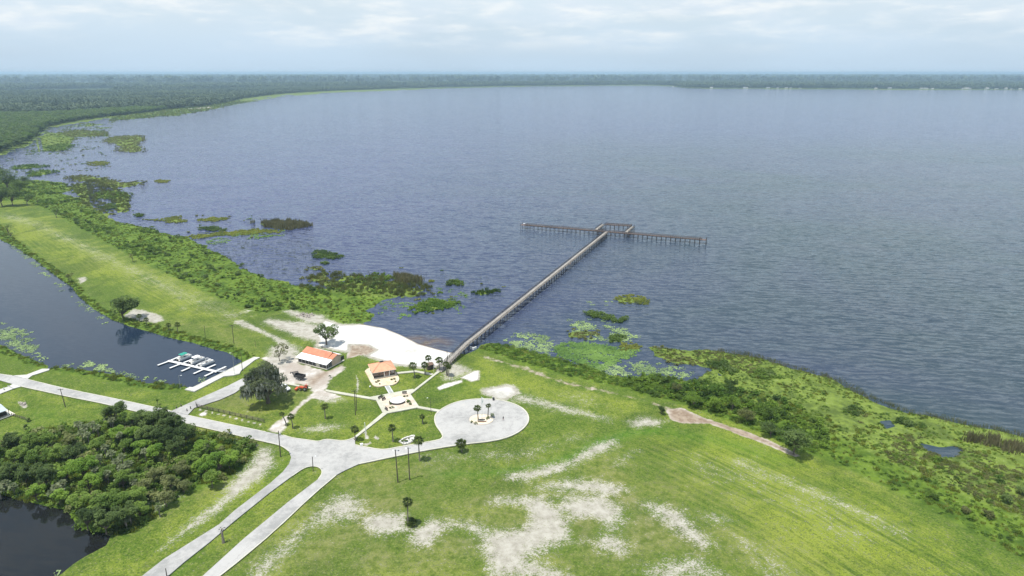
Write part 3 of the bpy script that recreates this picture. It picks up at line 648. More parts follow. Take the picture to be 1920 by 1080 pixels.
def build_roads():
    pav = road_mat(); con = concrete_mat('pale_concrete', (.37, .36, .28), (.48, .47, .385)); kerb = concrete_mat('kerb_concrete', (.42, .40, .32), (.54, .52, .44))
    slab('road', gp(ROAD), .45, LAND+.05, pav, kind='structure')
    slab('side_road', gp(SIDE), .45, LAND+.044, pav, kind='structure')
    zs = {'plaza': .10, 'path_west': .094, 'path_pier': .096, 'path_circle': .098, 'path_road': .092, 'path_pavilion': .09, 'driveway_ramp': .058, 'driveway_west': .06, 'seawall_walk': .12, 'lot_edge': .1}
    wal = concrete_mat('walk_concrete', (.40, .39, .35), (.52, .51, .47))
    for k, p in PATHS.items():
        z1 = LAND+zs[k]
        slab({'path_west': 'path', 'path_pier': 'path', 'path_circle': 'path', 'path_road': 'path', 'path_pavilion': 'path', 'driveway_ramp': 'driveway', 'driveway_west': 'driveway', 'lot_edge': 'path', 'seawall_walk': 'walkway'}.get(k, k),
             gp(p), -.6 if k == 'seawall_walk' else .4, z1, wal if k in ('seawall_walk', 'driveway_ramp', 'driveway_west') else con, kind='structure')
    mb = MB()
    def seg(a, b): return smooth_line(gp(ROAD[a:b]), 2)
    i0 = ROAD.index((529-0 if False else 531,816)); i1 = ROAD.index((661.5,821.5)); ribbon(mb, seg(i0, i1+1), .34, .5, LAND+.16)
    i2 = ROAD.index((666,834.5)); i3 = ROAD.index((673,870)); ribbon(mb, seg(i2, i3+1), .42, .5, LAND+.165)
    for a, b in (((-160,672),(22,704)), ((51,711),(322,770.7)), ((352,778.5),(498,809.5))): ribbon(mb, seg(ROAD.index(a), ROAD.index(b)+1), .25, .5, LAND+.062)
    a = ROAD.index((542,846)); ribbon(mb, seg(a, ROAD.index((40,724.4))+1), .3, .5, LAND+.063)
    ribbon(mb, smooth_line(gp([(411.5,1080),(450,1050),(513,997),(587,927),(630,891)]), 1), .3, .5, LAND+.063)
    ribbon(mb, smooth_line(gp([(597,898),(604,888),(603,880),(596,875),(585,873.5),(570,877),(547,893)]), 2), .25, .5, LAND+.075)
    tag(mb.build('kerb', kerb), kind='structure')
    # saw cut of an old joint across the circle
    # edge wall under the walkway on the canal side
    mb = MB(); ribbon(mb, gp([(362.6,726.3),(429,693.2),(477,669.5)]), .25, -1.5, LAND+.17)
    tag(mb.build('seawall', kerb), 'straight concrete seawall edging the canal beside the boat dock', 'seawall')

# ---------------------------------------------------------------- foliage prototypes
def leaf_cloud(rs, C, size, up=.75, sides=4, stretch=1.0):
    """C (n,3) centres -> irregular quads, randomly turned, tilted a little towards the sky"""
    n = len(C); N = rs.normal(size=(n, 3)); N /= np.linalg.norm(N, axis=1)[:, None]; N[:, 2] = np.abs(N[:, 2])+up; N /= np.linalg.norm(N, axis=1)[:, None]
    T = np.cross(N, rs.normal(size=(n, 3))); T /= np.linalg.norm(T, axis=1)[:, None]; B = np.cross(N, T)
    s = size*rs.uniform(.6, 1.35, n)[:, None]
    V = np.stack([C+T*s*rs.uniform(.7, 1.2, (n, 1))*stretch, C+B*s*.6*rs.uniform(.6, 1.1, (n, 1)), C-T*s*rs.uniform(.7, 1.2, (n, 1))*stretch, C-B*s*.6*rs.uniform(.6, 1.1, (n, 1))], 1).reshape(-1, 3)
    F = np.arange(4*n).reshape(n, 4); return V, F
def crown_points(rs, n, rx, rz, lobes, z0, lobe_r=.42, shell=.55, flat=1.0):
    """points on the outside of many overlapping lobes; returns points and which lobe"""
    L = []
    for i in range(lobes):
        a = rs.uniform(0, 2*math.pi); r = rx*math.sqrt(rs.uniform(0, 1))*.72; h = rs.uniform(-.35, .75)*(1-(r/rx)**2*.6)
        L.append((r*math.cos(a), r*math.sin(a), z0+rz*h, rs.uniform(.7, 1.25)*lobe_r*rx))
    L = np.array(L); k = rs.integers(0, lobes, n); d = rs.normal(size=(n, 3)); d /= np.linalg.norm(d, axis=1)[:, None]
    rr = 1-rs.exponential(.16, n); rr = np.clip(rr, .15, 1.12)
    P = L[k, :3]+d*(L[k, 3]*rr)[:, None]*np.array([1, 1, .72*flat])
    low = P[:, 2] < z0-rz*.62; P[low, 2] = z0-rz*.62+rs.uniform(0, rz*.4, low.sum())
    tone = rs.uniform(0, 1, lobes)[k]*.55+rs.uniform(0, 1, n)*.45
    return P, tone, L
def canopy_mesh(name, seed, rx, rz, z0, n, leaf, lobes, mats, **kw):
    rs = np.random.default_rng(seed); P, tone, L = crown_points(rs, n, rx, rz, lobes, z0, **kw)
    V, F = leaf_cloud(rs, P, leaf); me = mesh_np(name, V, F, np.repeat(tone, 4)); me.materials.append(mats); return me, L
def trunk_mesh(name, L, h, r, mat, seed=0, forks=1.0, n=7, bend=.3):
    rd = random.Random(seed); mb = MB(); f = h*.32
    j = Vector((rd.uniform(-bend, bend), rd.uniform(-bend, bend), f))
    mb.tube([(0, 0, -.3), (rd.uniform(-.1, .1), 0, f*.3), j], [r*1.35, r, r*.85], n)
    for i, l in enumerate(L):
        if rd.random() > forks: continue
        e = Vector(l[:3]); m_ = j.lerp(e, .5)+Vector((rd.uniform(-.5, .5), rd.uniform(-.5, .5), rd.uniform(-.2, .7)))
        mb.tube([j, m_, e], [r*.55, r*.32, r*.1], 5)
    return mb.mesh(name, mat)

SCATTERED = []
def protos(name, meshes):
    c = bpy.data.collections.new(name)
    for i, me in enumerate(meshes):
        c.objects.link(bpy.data.objects.new('%s_%02d' % (name, i), me))
    return c
def scatter(name, pts, scl, coll, nv, seed=0, rot=None, **kw):
    """many small plants as one object: points carrying instances"""
    rs = np.random.default_rng(seed); n = len(pts)
    me = bpy.data.meshes.new(name); me.vertices.add(n); me.vertices.foreach_set('co', np.asarray(pts, np.float32).ravel())
    for k, typ, a in (('scl', 'FLOAT', scl), ('rot', 'FLOAT', rs.uniform(0, 6.283, n) if rot is None else rot), ('idx', 'INT', rs.integers(0, nv, n))):
        x = me.attributes.new(k, typ, 'POINT'); x.data.foreach_set('value', np.asarray(a, np.int32 if typ == 'INT' else np.float32))
    o = link(name, me); tag(o, kind='stuff', **kw)
    t = bpy.data.node_groups.new(name, 'GeometryNodeTree'); t.interface.new_socket('Geometry', in_out='INPUT', socket_type='NodeSocketGeometry'); t.interface.new_socket('Geometry', in_out='OUTPUT', socket_type='NodeSocketGeometry')
    g = NT(t); i = g.node('NodeGroupInput'); out = g.node('NodeGroupOutput'); ip = g.node('GeometryNodeInstanceOnPoints'); ci = g.node('GeometryNodeCollectionInfo')
    ci.inputs[0].default_value = coll; ci.inputs[1].default_value = True; ci.inputs[2].default_value = True
    def na(nm, ty):
        q = g.node('GeometryNodeInputNamedAttribute', data_type=ty); q.inputs[0].default_value = nm; return q.outputs[0]
    g.l.new(i.outputs[0], ip.inputs['Points']); g.l.new(ci.outputs[0], ip.inputs['Instance']); ip.inputs['Pick Instance'].default_value = True
    g.l.new(na('idx', 'INT'), ip.inputs['Instance Index']); cx = g.node('ShaderNodeCombineXYZ'); g.l.new(na('rot', 'FLOAT'), cx.inputs[2])
    g.l.new(cx.outputs[0], ip.inputs['Rotation']); g.l.new(na('scl', 'FLOAT'), ip.inputs['Scale']); g.l.new(ip.outputs[0], out.inputs[0])
    o.modifiers.new('plants', 'NODES').node_group = t
    return o
GROUND = {}
def ground_z(P):
    """height of the built ground under points (n,2), by ray casting"""
    from mathutils.bvhtree import BVHTree
    if 't' not in GROUND:
        me = GROUND['o'].data; nv = len(me.vertices); co = np.empty(nv*3, np.float32); me.vertices.foreach_get('co', co); co = co.reshape(-1, 3)
        k = len(me.polygons); q = np.empty(k*4, np.int32); me.loops.foreach_get('vertex_index', q)
        q = q.reshape(-1, 4); nearq = co[q[:, 0], 1] < 3000; GROUND['t'] = BVHTree.FromPolygons(co.tolist(), q[nearq].tolist())
    t = GROUND['t']; out = np.full(len(P), -9.0)
    for i, p in enumerate(P):
        h = t.ray_cast(Vector((p[0], p[1], 50)), Vector((0, 0, -1)))
        if h[0] is not None: out[i] = h[0].z
    return out
def sample(poly, n, rs, z=0.0):
    """n points spread evenly over a ground outline"""
    A = np.array(gp(poly, z)); lo, hi = A.min(0), A.max(0); out = []; tot = 0
    while tot < n:
        P = rs.uniform(lo, hi, (max(2000, n*2), 2)); P = P[sdist(P, A) > 0]; out.append(P); tot += len(P)
        if len(P) == 0: break
    return np.concatenate(out)[:n]
def area(poly, z=0.0):
    A = np.array(gp(poly, z)); B = np.roll(A, -1, 0); return abs((A[:, 0]*B[:, 1]-B[:, 0]*A[:, 1]).sum())/2
# ---------------------------------------------------------------- build the land
import time as _t
_T0 = _t.time()
def lap(s): print('lap', s, round(_t.time()-_T0, 1))
GROUND['o'] = build_ground(); lap('ground')
build_water(); build_roads(); lap('roads')

LG = leafy('leaf_green', (.022, .050, .008), (.110, .180, .020), scale=.05)
LB = leafy('leaf_bright', (.045, .105, .010), (.160, .245, .026), scale=.05)
LD = leafy('leaf_dark', (.036, .066, .016), (.150, .210, .055), scale=.1, rnd=.3)
LO = leafy('leaf_olive', (.065, .078, .022), (.190, .200, .065), scale=.09)
LY = leafy('leaf_yellow', (.085, .115, .018), (.235, .250, .040), scale=.09)
LP = leafy('lily_leaf', (.050, .110, .020), (.165, .270, .055), scale=.06, trans=.15, rough=.75)
LPP = leafy('lily_leaf_pale', (.120, .180, .070), (.30, .40, .16), scale=.06, trans=.15, rough=.7)
LBR = leafy('reed_brown', (.100, .090, .045), (.220, .200, .105), scale=.08)
FARL = leafy('far_canopy', (.020, .044, .020), (.105, .140, .055), scale=.0022, trans=.1, rnd=.5)

def shrub_meshes(name, mat, k=5, n=110, leaf=.22, flat=.8, seed=0):
    out = []
    for i in range(k):
        rs = np.random.default_rng(seed+i); P, tone, L = crown_points(rs, n, 1.0, .8, 5, .45, lobe_r=.45); P[:, 2] = np.abs(P[:, 2])*flat
        V, F = leaf_cloud(rs, P, leaf, up=.5); me = mesh_np('%s_%d' % (name, i), V, F, np.repeat(tone, 4)); me.materials.append(mat); out.append(me)
    return out
def blade_meshes(name, mat, k=4, n=46, h=1.6, w=.05, spread=.8, lean=.35, seed=0):
    out = []
    for i in range(k):
        rs = np.random.default_rng(seed+i); a = rs.uniform(0, 6.28, n); r = spread*np.sqrt(rs.uniform(0, 1, n)); b = np.stack([r*np.cos(a), r*np.sin(a), np.full(n, -.25)], 1)
        hh = h*rs.uniform(.55, 1.15, n); la = rs.normal(0, lean, (n, 2))*hh[:, None]; t = b+np.concatenate([la, hh[:, None]+.25], 1)
        q = rs.uniform(0, 6.28, n); s = np.stack([np.cos(q), np.sin(q), 0*q], 1)*w
        m_ = b*.45+t*.55-np.concatenate([la*.12, 0*hh[:, None]], 1)
        V = np.stack([b-s, b+s, m_+s*.9, t, m_-s*.9], 1).reshape(-1, 3); base = np.arange(n)*5
        F = np.concatenate([np.stack([base, base+1, base+2, base+4], 1), np.stack([base+4, base+2, base+3, base+3], 1)])
        tri = np.concatenate([F[:n][:, [0, 1, 2]], F[:n][:, [0, 2, 3]], np.stack([base+4, base+2, base+3], 1)])
        me = mesh_np('%s_%d' % (name, i), V, tri, np.repeat(rs.uniform(0, 1, n), 5)); me.materials.append(mat); out.append(me)
    return out
def pad_meshes(name, mat, k=4, n=16, r=.30, spread=1.5, seed=0):
    out = []
    for i in range(k):
        rs = np.random.default_rng(seed+i); V = []; F = []; T = []
        for j in range(n):
            a, q = rs.uniform(0, 6.28), spread*math.sqrt(rs.uniform(0, 1)); c = (q*math.cos(a), q*math.sin(a), rs.uniform(.0, .05)); rr = r*rs.uniform(.5, 1.3); tl = rs.uniform(-.22, .22, 2); k0 = len(V)
            for e in range(7):
                b = 2*math.pi*e/7; V.append((c[0]+rr*math.cos(b), c[1]+rr*math.sin(b), c[2]+rr*(tl[0]*math.cos(b)+tl[1]*math.sin(b))+rr*.2)); T.append(rs.uniform(0, 1)*.2+(j % 5)*.2)
            F += [(k0, k0+1, k0+2), (k0, k0+2, k0+3), (k0, k0+3, k0+4), (k0, k0+4, k0+5), (k0, k0+5, k0+6)]
        me = mesh_np('%s_%d' % (name, i), np.array(V), np.array(F), T); me.materials.append(mat); out.append(me)
    return out
C_SG = protos('shrub_green', shrub_meshes('shrub_green', LG)+shrub_meshes('shrub_bright', LB, 3, seed=30))
C_GR = protos('grass_clump', shrub_meshes('clump_green', LG, 3, 60, .2, .55, 60)+shrub_meshes('clump_bright', LB, 3, 60, .2, .5, 70)+blade_meshes('grass_blades', LY, 3, 50, 1.0, .07, .9))
C_RS = protos('reed_sparse', blade_meshes('reed_sparse', LO, 4, 12, 1.1, .045, 1.3, .12, 290))
C_SB = protos('shrub_lime', shrub_meshes('shrub_lime', LB, 5, 130, .2, .8, 410)+shrub_meshes('shrub_mid', LG, 3, 130, .2, .8, 420))
C_WD = protos('floating_weed', shrub_meshes('weed_a', LY, 2, 60, .3, .2, 430)+shrub_meshes('weed_b', LB, 2, 60, .3, .22, 440)+shrub_meshes('weed_c', LO, 2, 60, .3, .25, 450))
C_WO = protos('sedge', shrub_meshes('sedge', LO, 4, 90, .2, .35, 460))
C_BS = protos('reed_brown_sparse', blade_meshes('reed_brown_sparse', LBR, 4, 12, 1.2, .05, 1.3, .12, 296))
C_DK = protos('shrub_dark', shrub_meshes('shrub_dark', LD, 4, seed=44))
C_GB = protos('grass_bright', shrub_meshes('clump_lime', LB, 4, 60, .2, .4, 370)+shrub_meshes('clump_lime2', LY, 1, 60, .2, .35, 375)+shrub_meshes('clump_green2', LG, 2, 60, .2, .5, 380)+blade_meshes('grass_blades2', LY, 1, 50, 1.0, .07, .9))
C_RD = protos('reed_dark', blade_meshes('reed_dark', LG, 4, 60, 1.7, .075, 1.0, .12, 80))
C_RO = protos('reed_olive', blade_meshes('reed_olive', LO, 4, 50, 1.5, .06, 1.0, .15, 90))
C_RB = protos('reed_brown', blade_meshes('reed_brown', LBR, 4, 55, 1.8, .06, 1.0, .12, 100))
C_RY = protos('weed_yellow', shrub_meshes('weed_yellow', LY, 4, 60, .24, .28, 110))
C_RM = protos('weed_bright', shrub_meshes('weed_bright', LB, 4, 70, .26, .35, 120))
C_PD = protos('lily_pad', pad_meshes('lily_pad', LP)); C_PP = protos('lily_pad_pale', pad_meshes('lily_pad_pale', LPP, seed=9))
FC = []
for i in range(6):
    me, L = canopy_mesh('far_crown_%d' % i, 300+i, 1.0, .8, .75, 150, .26, 7, FARL); FC.append(me)
C_FC = protos('far_crown', FC)
FC2 = []
for i in range(5):
    me, L = canopy_mesh('near_crown_%d' % i, 330+i, 1.0, .85, .8, 420, .15, 9, LD if i < 3 else LG); FC2.append(me)
C_NC = protos('near_crown', FC2)

def scat_poly(name, poly, dens, coll, nv, smin, smax, seed, zmin=-.35, zmax=9, keep=None, z_at=None, patch=None, edge=0.0, **kw):
    rs = np.random.default_rng(seed); n = int(area(poly)*dens); P = sample(poly, n, rs)
    if patch:
        f = fbm(P[:, 0]/patch[0], P[:, 1]/patch[0], seed+3)+.5*fbm(P[:, 0]/(patch[0]/4), P[:, 1]/(patch[0]/4), seed+4, 2); P = P[f > patch[1]]
    if edge: d = sdist(P, gp(poly, 0)); P = P[rs.uniform(0, 1, len(P)) < np.clip(d/edge, 0, 1)]
    if keep is not None: P = P[keep(P)]
    if z_at is None:
        z = ground_z(P); k = (z > zmin) & (z < zmax); P = P[k]; z = np.maximum(z[k], 0)
    else: z = np.full(len(P), z_at)
    s = smin+(smax-smin)*rs.uniform(0, 1, len(P))**1.6
    scatter(name, np.column_stack([P, z]), s, coll, nv, seed, **kw); return len(P)
# left bank between levee and lake, canal banks, right bank
nt = 0
nt += scat_poly('bank_shrubs', BANKS[0], .06, C_SG, 8, .7, 2.4, 1, patch=(26, .06))
nt += scat_poly('bank_shrubs', BANKS[0], .03, C_DK, 4, .7, 2.6, 201, patch=(20, .10))
nt += scat_poly('bank_grass', BANKS[0], .26, C_GR, 9, .4, 1.1, 2, zmin=-.1, patch=(12, -.12))
nt += scat_poly('bank_grass', BANKS[0], .07, C_GB, 8, .4, 1.2, 202, zmin=-.1, patch=(22, .02))
nt += scat_poly('canal_bank_grass', BANKS[1], .45, C_GR, 9, .5, 1.2, 3, zmin=-.1)
nt += scat_poly('canal_bank_grass', BANKS[2], .6, C_GR, 9, .5, 1.3, 4, zmin=-.1)
nt += scat_poly('canal_bank_grass', BANKS[3], .5, C_GR, 9, .5, 1.2, 5, zmin=-.1)
RB1 = [(897,653),(917,645),(953,648),(1033,668),(1093,685),(1143,702),(1183,712),(1227,705),(1260,730),(1230,744),(1143,722),(1060,704),(983,681),(930,664)]
nt += scat_poly('bank_grass', RB1, .75, C_GB, 7, .6, 1.4, 6)
RB2 = [(1165,712),(1227,703),(1300,712),(1400,735),(1500,762),(1540,790),(1555,830),(1530,850),(1490,840),(1427,812),(1360,787),(1280,757),(1215,741),(1170,728)]
nt += scat_poly('bank_shrubs', RB2, .22, C_SB, 8, .6, 2.4, 7)
nt += scat_poly('bank_grass', RB2, .5, C_GB, 8, .5, 1.2, 217)
RB3 = [(1480,760),(1600,800),(1700,830),(1920,900),(2100,980),(2300,1190),(2100,1140),(1920,1050),(1800,986),(1700,932),(1600,882),(1520,850)]
nt += scat_poly('bank_grass', RB3, .30, C_GB, 8, .4, 1.1, 8, patch=(14, -.1))
nt += scat_poly('bank_grass', RB3, .16, C_GR, 9, .4, 1.1, 208, patch=(16, .0))
nt += scat_poly('bank_shrubs', RB3, .03, C_SG, 8, .7, 1.7, 9, patch=(18, .10))
nt += scat_poly('marsh_grass', MARSH[0][0], .45, C_WO, 4, .5, 1.2, 10, zmin=-.25, patch=(34, .02))
nt += scat_poly('marsh_grass', MARSH[0][0], .55, C_GB, 8, .3, .85, 11, zmin=-.05, patch=(20, -.12))
OUT = [(1330,650),(1400,655),(1480,676),(1560,699),(1620,729),(1700,759),(1800,785),(1920,806),(2100,850),(2100,875),(1920,828),(1800,805),(1700,780),(1620,752),(1560,722),(1480,695),(1400,675),(1330,665)]
nt += scat_poly('shore_reeds', OUT, .75, C_RS, 4, .6, 1.3, 12, zmin=-3, edge=7)
nt += scat_poly('shore_reeds', OUT, .35, C_BS, 4, .6, 1.2, 122, zmin=-3, edge=6)
nt += scat_poly('marsh_grass', MARSH[4][0], .012, C_GR, 9, 2, 4, 19, zmin=-.2)
nt += scat_poly('marsh_grass', MARSH[1][0], .02, C_GB, 8, 1.2, 2.4, 13, zmin=-.1)
nt += scat_poly('marsh_grass', MARSH[3][0], .10, C_RO, 4, .8, 1.8, 14, zmin=-.25)
nt += scat_poly('marsh_grass', MARSH[2][0], .05, C_RO, 4, .9, 1.8, 15, zmin=-.1)
# emergent stems in the shallow bay on the left
STEM = [(385,455),(440,440),(520,440),(590,460),(640,500),(620,515),(560,512),(500,520),(440,490),(400,470)]
nt += scat_poly('emergent_reeds', STEM, .09, C_RS, 4, .5, 1.0, 16, z_at=0.0, patch=(16, -.05))
nt += scat_poly('emergent_reeds', [(640,500),(760,510),(900,520),(960,500),(960,545),(880,575),(760,580),(700,540)], .05, C_RS, 4, .4, .8, 17, z_at=0.0, patch=(16, .02))
nt += scat_poly('emergent_reeds', [(1130,570),(1040,560),(1020,580),(1120,600)], .0, C_RD, 4, .4, .8, 18, z_at=0.0) if False else 0
for k_, (poly_, dn_) in enumerate([(MARSH[1][0], .012), ([(0,295),(60,286),(150,262),(215,255),(200,285),(210,312),(120,335),(10,330)], .014), (MARSH[2][0], .03), ([(340,405),(450,400),(560,420),(560,440),(440,455),(350,445)], .02), (MARSH[3][0], .06), ([(690,500),(880,505),(960,545),(880,590),(760,600),(720,560)], .012)]):
    nt += scat_poly('floating_weeds', poly_, dn_, C_WD, 6, .9, 2.2, 240+k_, z_at=.0, patch=(26 if k_ < 2 else 15, .05))
# lily pads
def pads(poly, dens, coll, seed, patch=(9, -.1), s=(.7, 1.25)):
    return scat_poly('lily_pads', poly, dens, coll, 4, s[0], s[1], seed, z_at=.02, patch=patch, edge=4)
nt += pads([(945,640),(965,625),(1000,622),(1035,632),(1045,655),(1030,668),(990,658),(953,650)], .55, C_PP, 20, (7, -.08))
nt += pads([(1030,652),(1050,642),(1095,640),(1150,648),(1203,652),(1190,668),(1160,680),(1130,700),(1095,688),(1040,668)], 1.05, C_PD, 21, (9, -.25))
nt += scat_poly('lily_pads', [(1040,655),(1060,645),(1130,650),(1160,660),(1120,690),(1080,680)], .35, C_GB, 4, .25, .6, 221, z_at=.0, patch=(8, -.05))
nt += pads([(1080,690),(1160,680),(1220,672),(1290,690),(1320,700),(1290,712),(1227,707),(1183,714),(1130,700)], .50, C_PP, 22, (8, -.03))
nt += pads([(1060,600),(1110,598),(1180,605),(1205,640),(1160,645),(1090,640),(1070,620)], .45, C_PP, 23, (9, -.04))
nt += pads([(1100,560),(1150,560),(1160,580),(1130,592),(1095,580)], .12, C_PP, 24, (9, .0))
nt += pads([(700,560),(760,560),(800,590),(770,600),(720,600)], .16, C_PD, 25, (7, .04))
nt += pads([(760,545),(870,525),(900,560),(860,590),(790,560)], .12, C_PD, 26, (9, .02))
nt += pads([(350,450),(440,436),(540,430),(545,440),(470,450),(400,460)], .14, C_PD, 27, (14, -.05), (1, 1.7))
nt += pads([(20,455),(63,484),(97,511),(150,560),(207,600),(235,613),(200,612),(140,570),(90,530),(50,490),(20,465)], .35, C_PP, 28, (7, .0))
nt += pads([(0,600),(40,620),(75,650),(95,682),(100,688),(60,670),(0,644)], .5, C_PP, 29, (6, -.1))
nt += pads([(-40,590),(0,598),(60,625),(75,655),(50,668),(0,640),(-40,625)], .35, C_PP, 30, (6, -.1))
nt += pads([(110,688),(150,675),(185,675),(215,690),(215,702),(155,692)], .55, C_PP, 31, (5, -.05))
nt += pads([(215,695),(260,700),(300,706),(345,716),(345,723),(275,719),(215,703)], .4, C_PP, 32, (4, -.0))
nt += pads([(345,722),(362,712),(400,700),(418,698),(362,727)], .45, C_PP, 33, (4, -.05))
nt += pads([(60,1110),(111,1074),(133,1055),(155,1041),(172,1028),(150,1025),(128,1050),(90,1075),(50,1090)], .8, C_PP, 34, (3, -.1))
nt += pads([(1650,785),(1720,800),(1740,820),(1700,815)], .6, C_PP, 35, (5, -.1))
lap('scatter %d' % nt)

# reed and weed islands, each its own thing
KIND = {'olive': (C_RO, 4, .28, .5, 1.5), 'green': (C_GR, 9, .25, .7, 1.6), 'yellow': (C_RY, 4, .55, .7, 1.4), 'dark': (C_RD, 4, .6, .9, 1.5), 'brown': (C_RB, 4, .4, .9, 1.6), 'reed': (C_RD, 4, .4, .5, 1.0), 'bright': (C_RM, 4, .6, .8, 1.5)}
SMALL = {'olive': shrub_meshes('a', LO, 3, 34, .3, .4, 200), 'green': shrub_meshes('b', LG, 2, 34, .3, .5, 210)+shrub_meshes('b', LB, 1, 34, .3, .5, 215), 'yellow': shrub_meshes('c', LY, 2, 34, .32, .22, 220),
         'dark': shrub_meshes('d', LG, 2, 40, .3, .6, 230)+shrub_meshes('d', LD, 1, 40, .3, .6, 235), 'brown': blade_meshes('e', LBR, 2, 24, 1.8, .10, 1.1, .12, 240), 'reed': blade_meshes('f', LG, 2, 26, 1.3, .11, 1.1, .2, 250), 'bright': shrub_meshes('g', LB, 2, 36, .32, .35, 260)}
def merged(name, P, s, meshes, seed):
    rs = np.random.default_rng(seed); src = []
    mats = list({m.materials[0].name: m.materials[0] for m in meshes}.values())
    for m in meshes:
        v = np.empty(len(m.vertices)*3, np.float32); m.vertices.foreach_get('co', v); t = np.empty(len(m.vertices), np.float32); m.attributes['tone'].data.foreach_get('value', t)
        k = len(m.loops)//len(m.polygons); f = np.empty(len(m.loops), np.int32); m.loops.foreach_get('vertex_index', f); src.append((v.reshape(-1, 3), f.reshape(-1, k), t, mats.index(m.materials[0])))
    V = []; F = []; T = []; MI = []; base = 0; c0 = P.mean(0); c0[2] = 0
    for p, sc in zip(P, s):
        v, f, t, mi = src[rs.integers(len(src))]; a = rs.uniform(0, 6.28); ca, sa = math.cos(a), math.sin(a)
        V.append(np.column_stack([v[:, 0]*ca-v[:, 1]*sa, v[:, 0]*sa+v[:, 1]*ca, v[:, 2]])*sc+(p-c0)); F.append(f+base); base += len(v); T.append(np.clip(t*.6+rs.uniform(0, .5), 0, 1)); MI.append(np.full(len(f), mi))
    me = mesh_np(name, np.concatenate(V), np.concatenate(F), np.concatenate(T))
    for m in mats: me.materials.append(m)
    me.polygons.foreach_set('material_index', np.concatenate(MI).astype(np.int32))
    return link(name, me, loc=tuple(c0))
for i, (poly, kind, lab) in enumerate(ISLANDS):
    coll, nv, dens, s0, s1 = KIND[kind]; c = at(*np.mean(poly, 0), 0); far = max(1, c.y/420); dens /= far**1.3
    rs = np.random.default_rng(500+i); n = max(14, int(area(poly)*dens)); P = sample(poly, n, rs)
    dd_ = sdist(P, gp(poly, 0)); mx_ = max(1, dd_.max()); P = P[rs.uniform(.05, 1, len(P)) < (dd_/mx_)**.6*1.5+.1*0]
    ff = fbm(P[:, 0]/(7*far), P[:, 1]/(9*far), 40+i); P = P[ff > (-.16 if kind == 'olive' and len(poly) > 6 else -9)]
    P[:, 0] += fbm(P[:, 0]/6, P[:, 1]/6, 3)*5*far;  P[:, 1] += fbm(P[:, 0]/6, P[:, 1]/6, 8)*5*far
    s = rs.uniform(s0, s1, len(P))*far**.45
    o = merged('reed_bed' if kind in ('olive', 'dark', 'brown', 'reed', 'green') else 'weed_mat', np.column_stack([P, np.full(len(P), .06)]), s*1.15, SMALL[kind], 500+i)
    tag(o, lab, 'reed bed' if kind in ('olive', 'dark', 'brown', 'reed', 'green') else 'weed mat', 'plant islands in the lake')
lap('islands')

# the wood on the left and round the lake, as far as single crowns can be told from the air
def forest(name, poly, n, smin, smax, coll, nv, seed, z=.5, patch=None, **kw):
    rs = np.random.default_rng(seed); P = sample(poly, n, rs, LAND)
    if patch: f = fbm(P[:, 0]/patch[0], P[:, 1]/patch[0], seed+3); P = P[f > patch[1]]
    for fpoly in FIELDS: P = P[sdist(P, gp(fpoly)) < 30]
    scatter(name, np.column_stack([P, np.full(len(P), z)]), rs.uniform(smin, smax, len(P)), coll, nv, seed, **kw)
F1 = [(-300,330),(-110,300),(0,287),(40,272),(72,252),(86,238),(130,229),(200,219),(267,212),(317,205),(250,205),(100,215),(-300,225)]
forest('forest', F1, 9000, 4.5, 9.5, C_NC, 5, 41)
F2 = [(-500,226),(100,216),(250,206),(317,205),(393,199),(463,184),(533,175.5),(640,169.5),(800,165.5),(800,163),(600,165),(300,172),(-500,180)]
forest('forest', F2, 26000, 7, 15, C_FC, 6, 42, patch=(900, -.22))
F3 = [(-600,180),(300,172),(600,165),(800,163.5),(960,161.5),(1200,159),(1255,160.5),(1290,165),(1920,168),(2500,168),(2500,160),(1255,156),(960,157.5),(600,159),(-600,165)]
forest('forest', F3, 26000, 13, 26, C_FC, 6, 43, patch=(2500, -.2))
F4 = [(-900,165),(600,159),(960,157.3),(1255,156),(2700,160),(2900,143),(-1100,143)]
forest('forest', F4, 22000, 30, 60, C_FC, 6, 44, patch=(5000, -.12))
lap('forest')
# ================================================================ things
BARK = plain('bark', (.13, .105, .08), .9, .25, 2.0); PBARK = plain('palm_bark', (.20, .175, .14), .9, .25, 3.0)
PFR = leafy('palm_frond', (.022, .042, .010), (.115, .150, .040), scale=.3); PSK = leafy('dead_frond', (.13, .10, .06), (.26, .21, .13), scale=.3, trans=.1)
PFP = leafy('pale_frond', (.07, .10, .045), (.30, .33, .20), scale=.4)
MOSS = leafy('hanging_moss', (.20, .205, .165), (.42, .42, .35), scale=.3, trans=.15)
WOODP = plain('pole_wood', (.085, .07, .058), .9, .2, 1.5); STEEL = plain('galvanised_steel', (.42, .43, .44), .45, .08, 1, .4)
WHITE = plain('white_paint', (.78, .78, .76), .5, .04, .6); DARKM = plain('dark_metal', (.03, .03, .033), .5, .15, 1)
GLASS = plain('dark_glass', (.02, .025, .03), .08, .1, 1); CREAM = plain('cream_paint', (.62, .58, .48), .7, .06, .6)

OAKG = leafy('oak_leaf_grey', (.032, .050, .018), (.165, .190, .085), scale=.25)
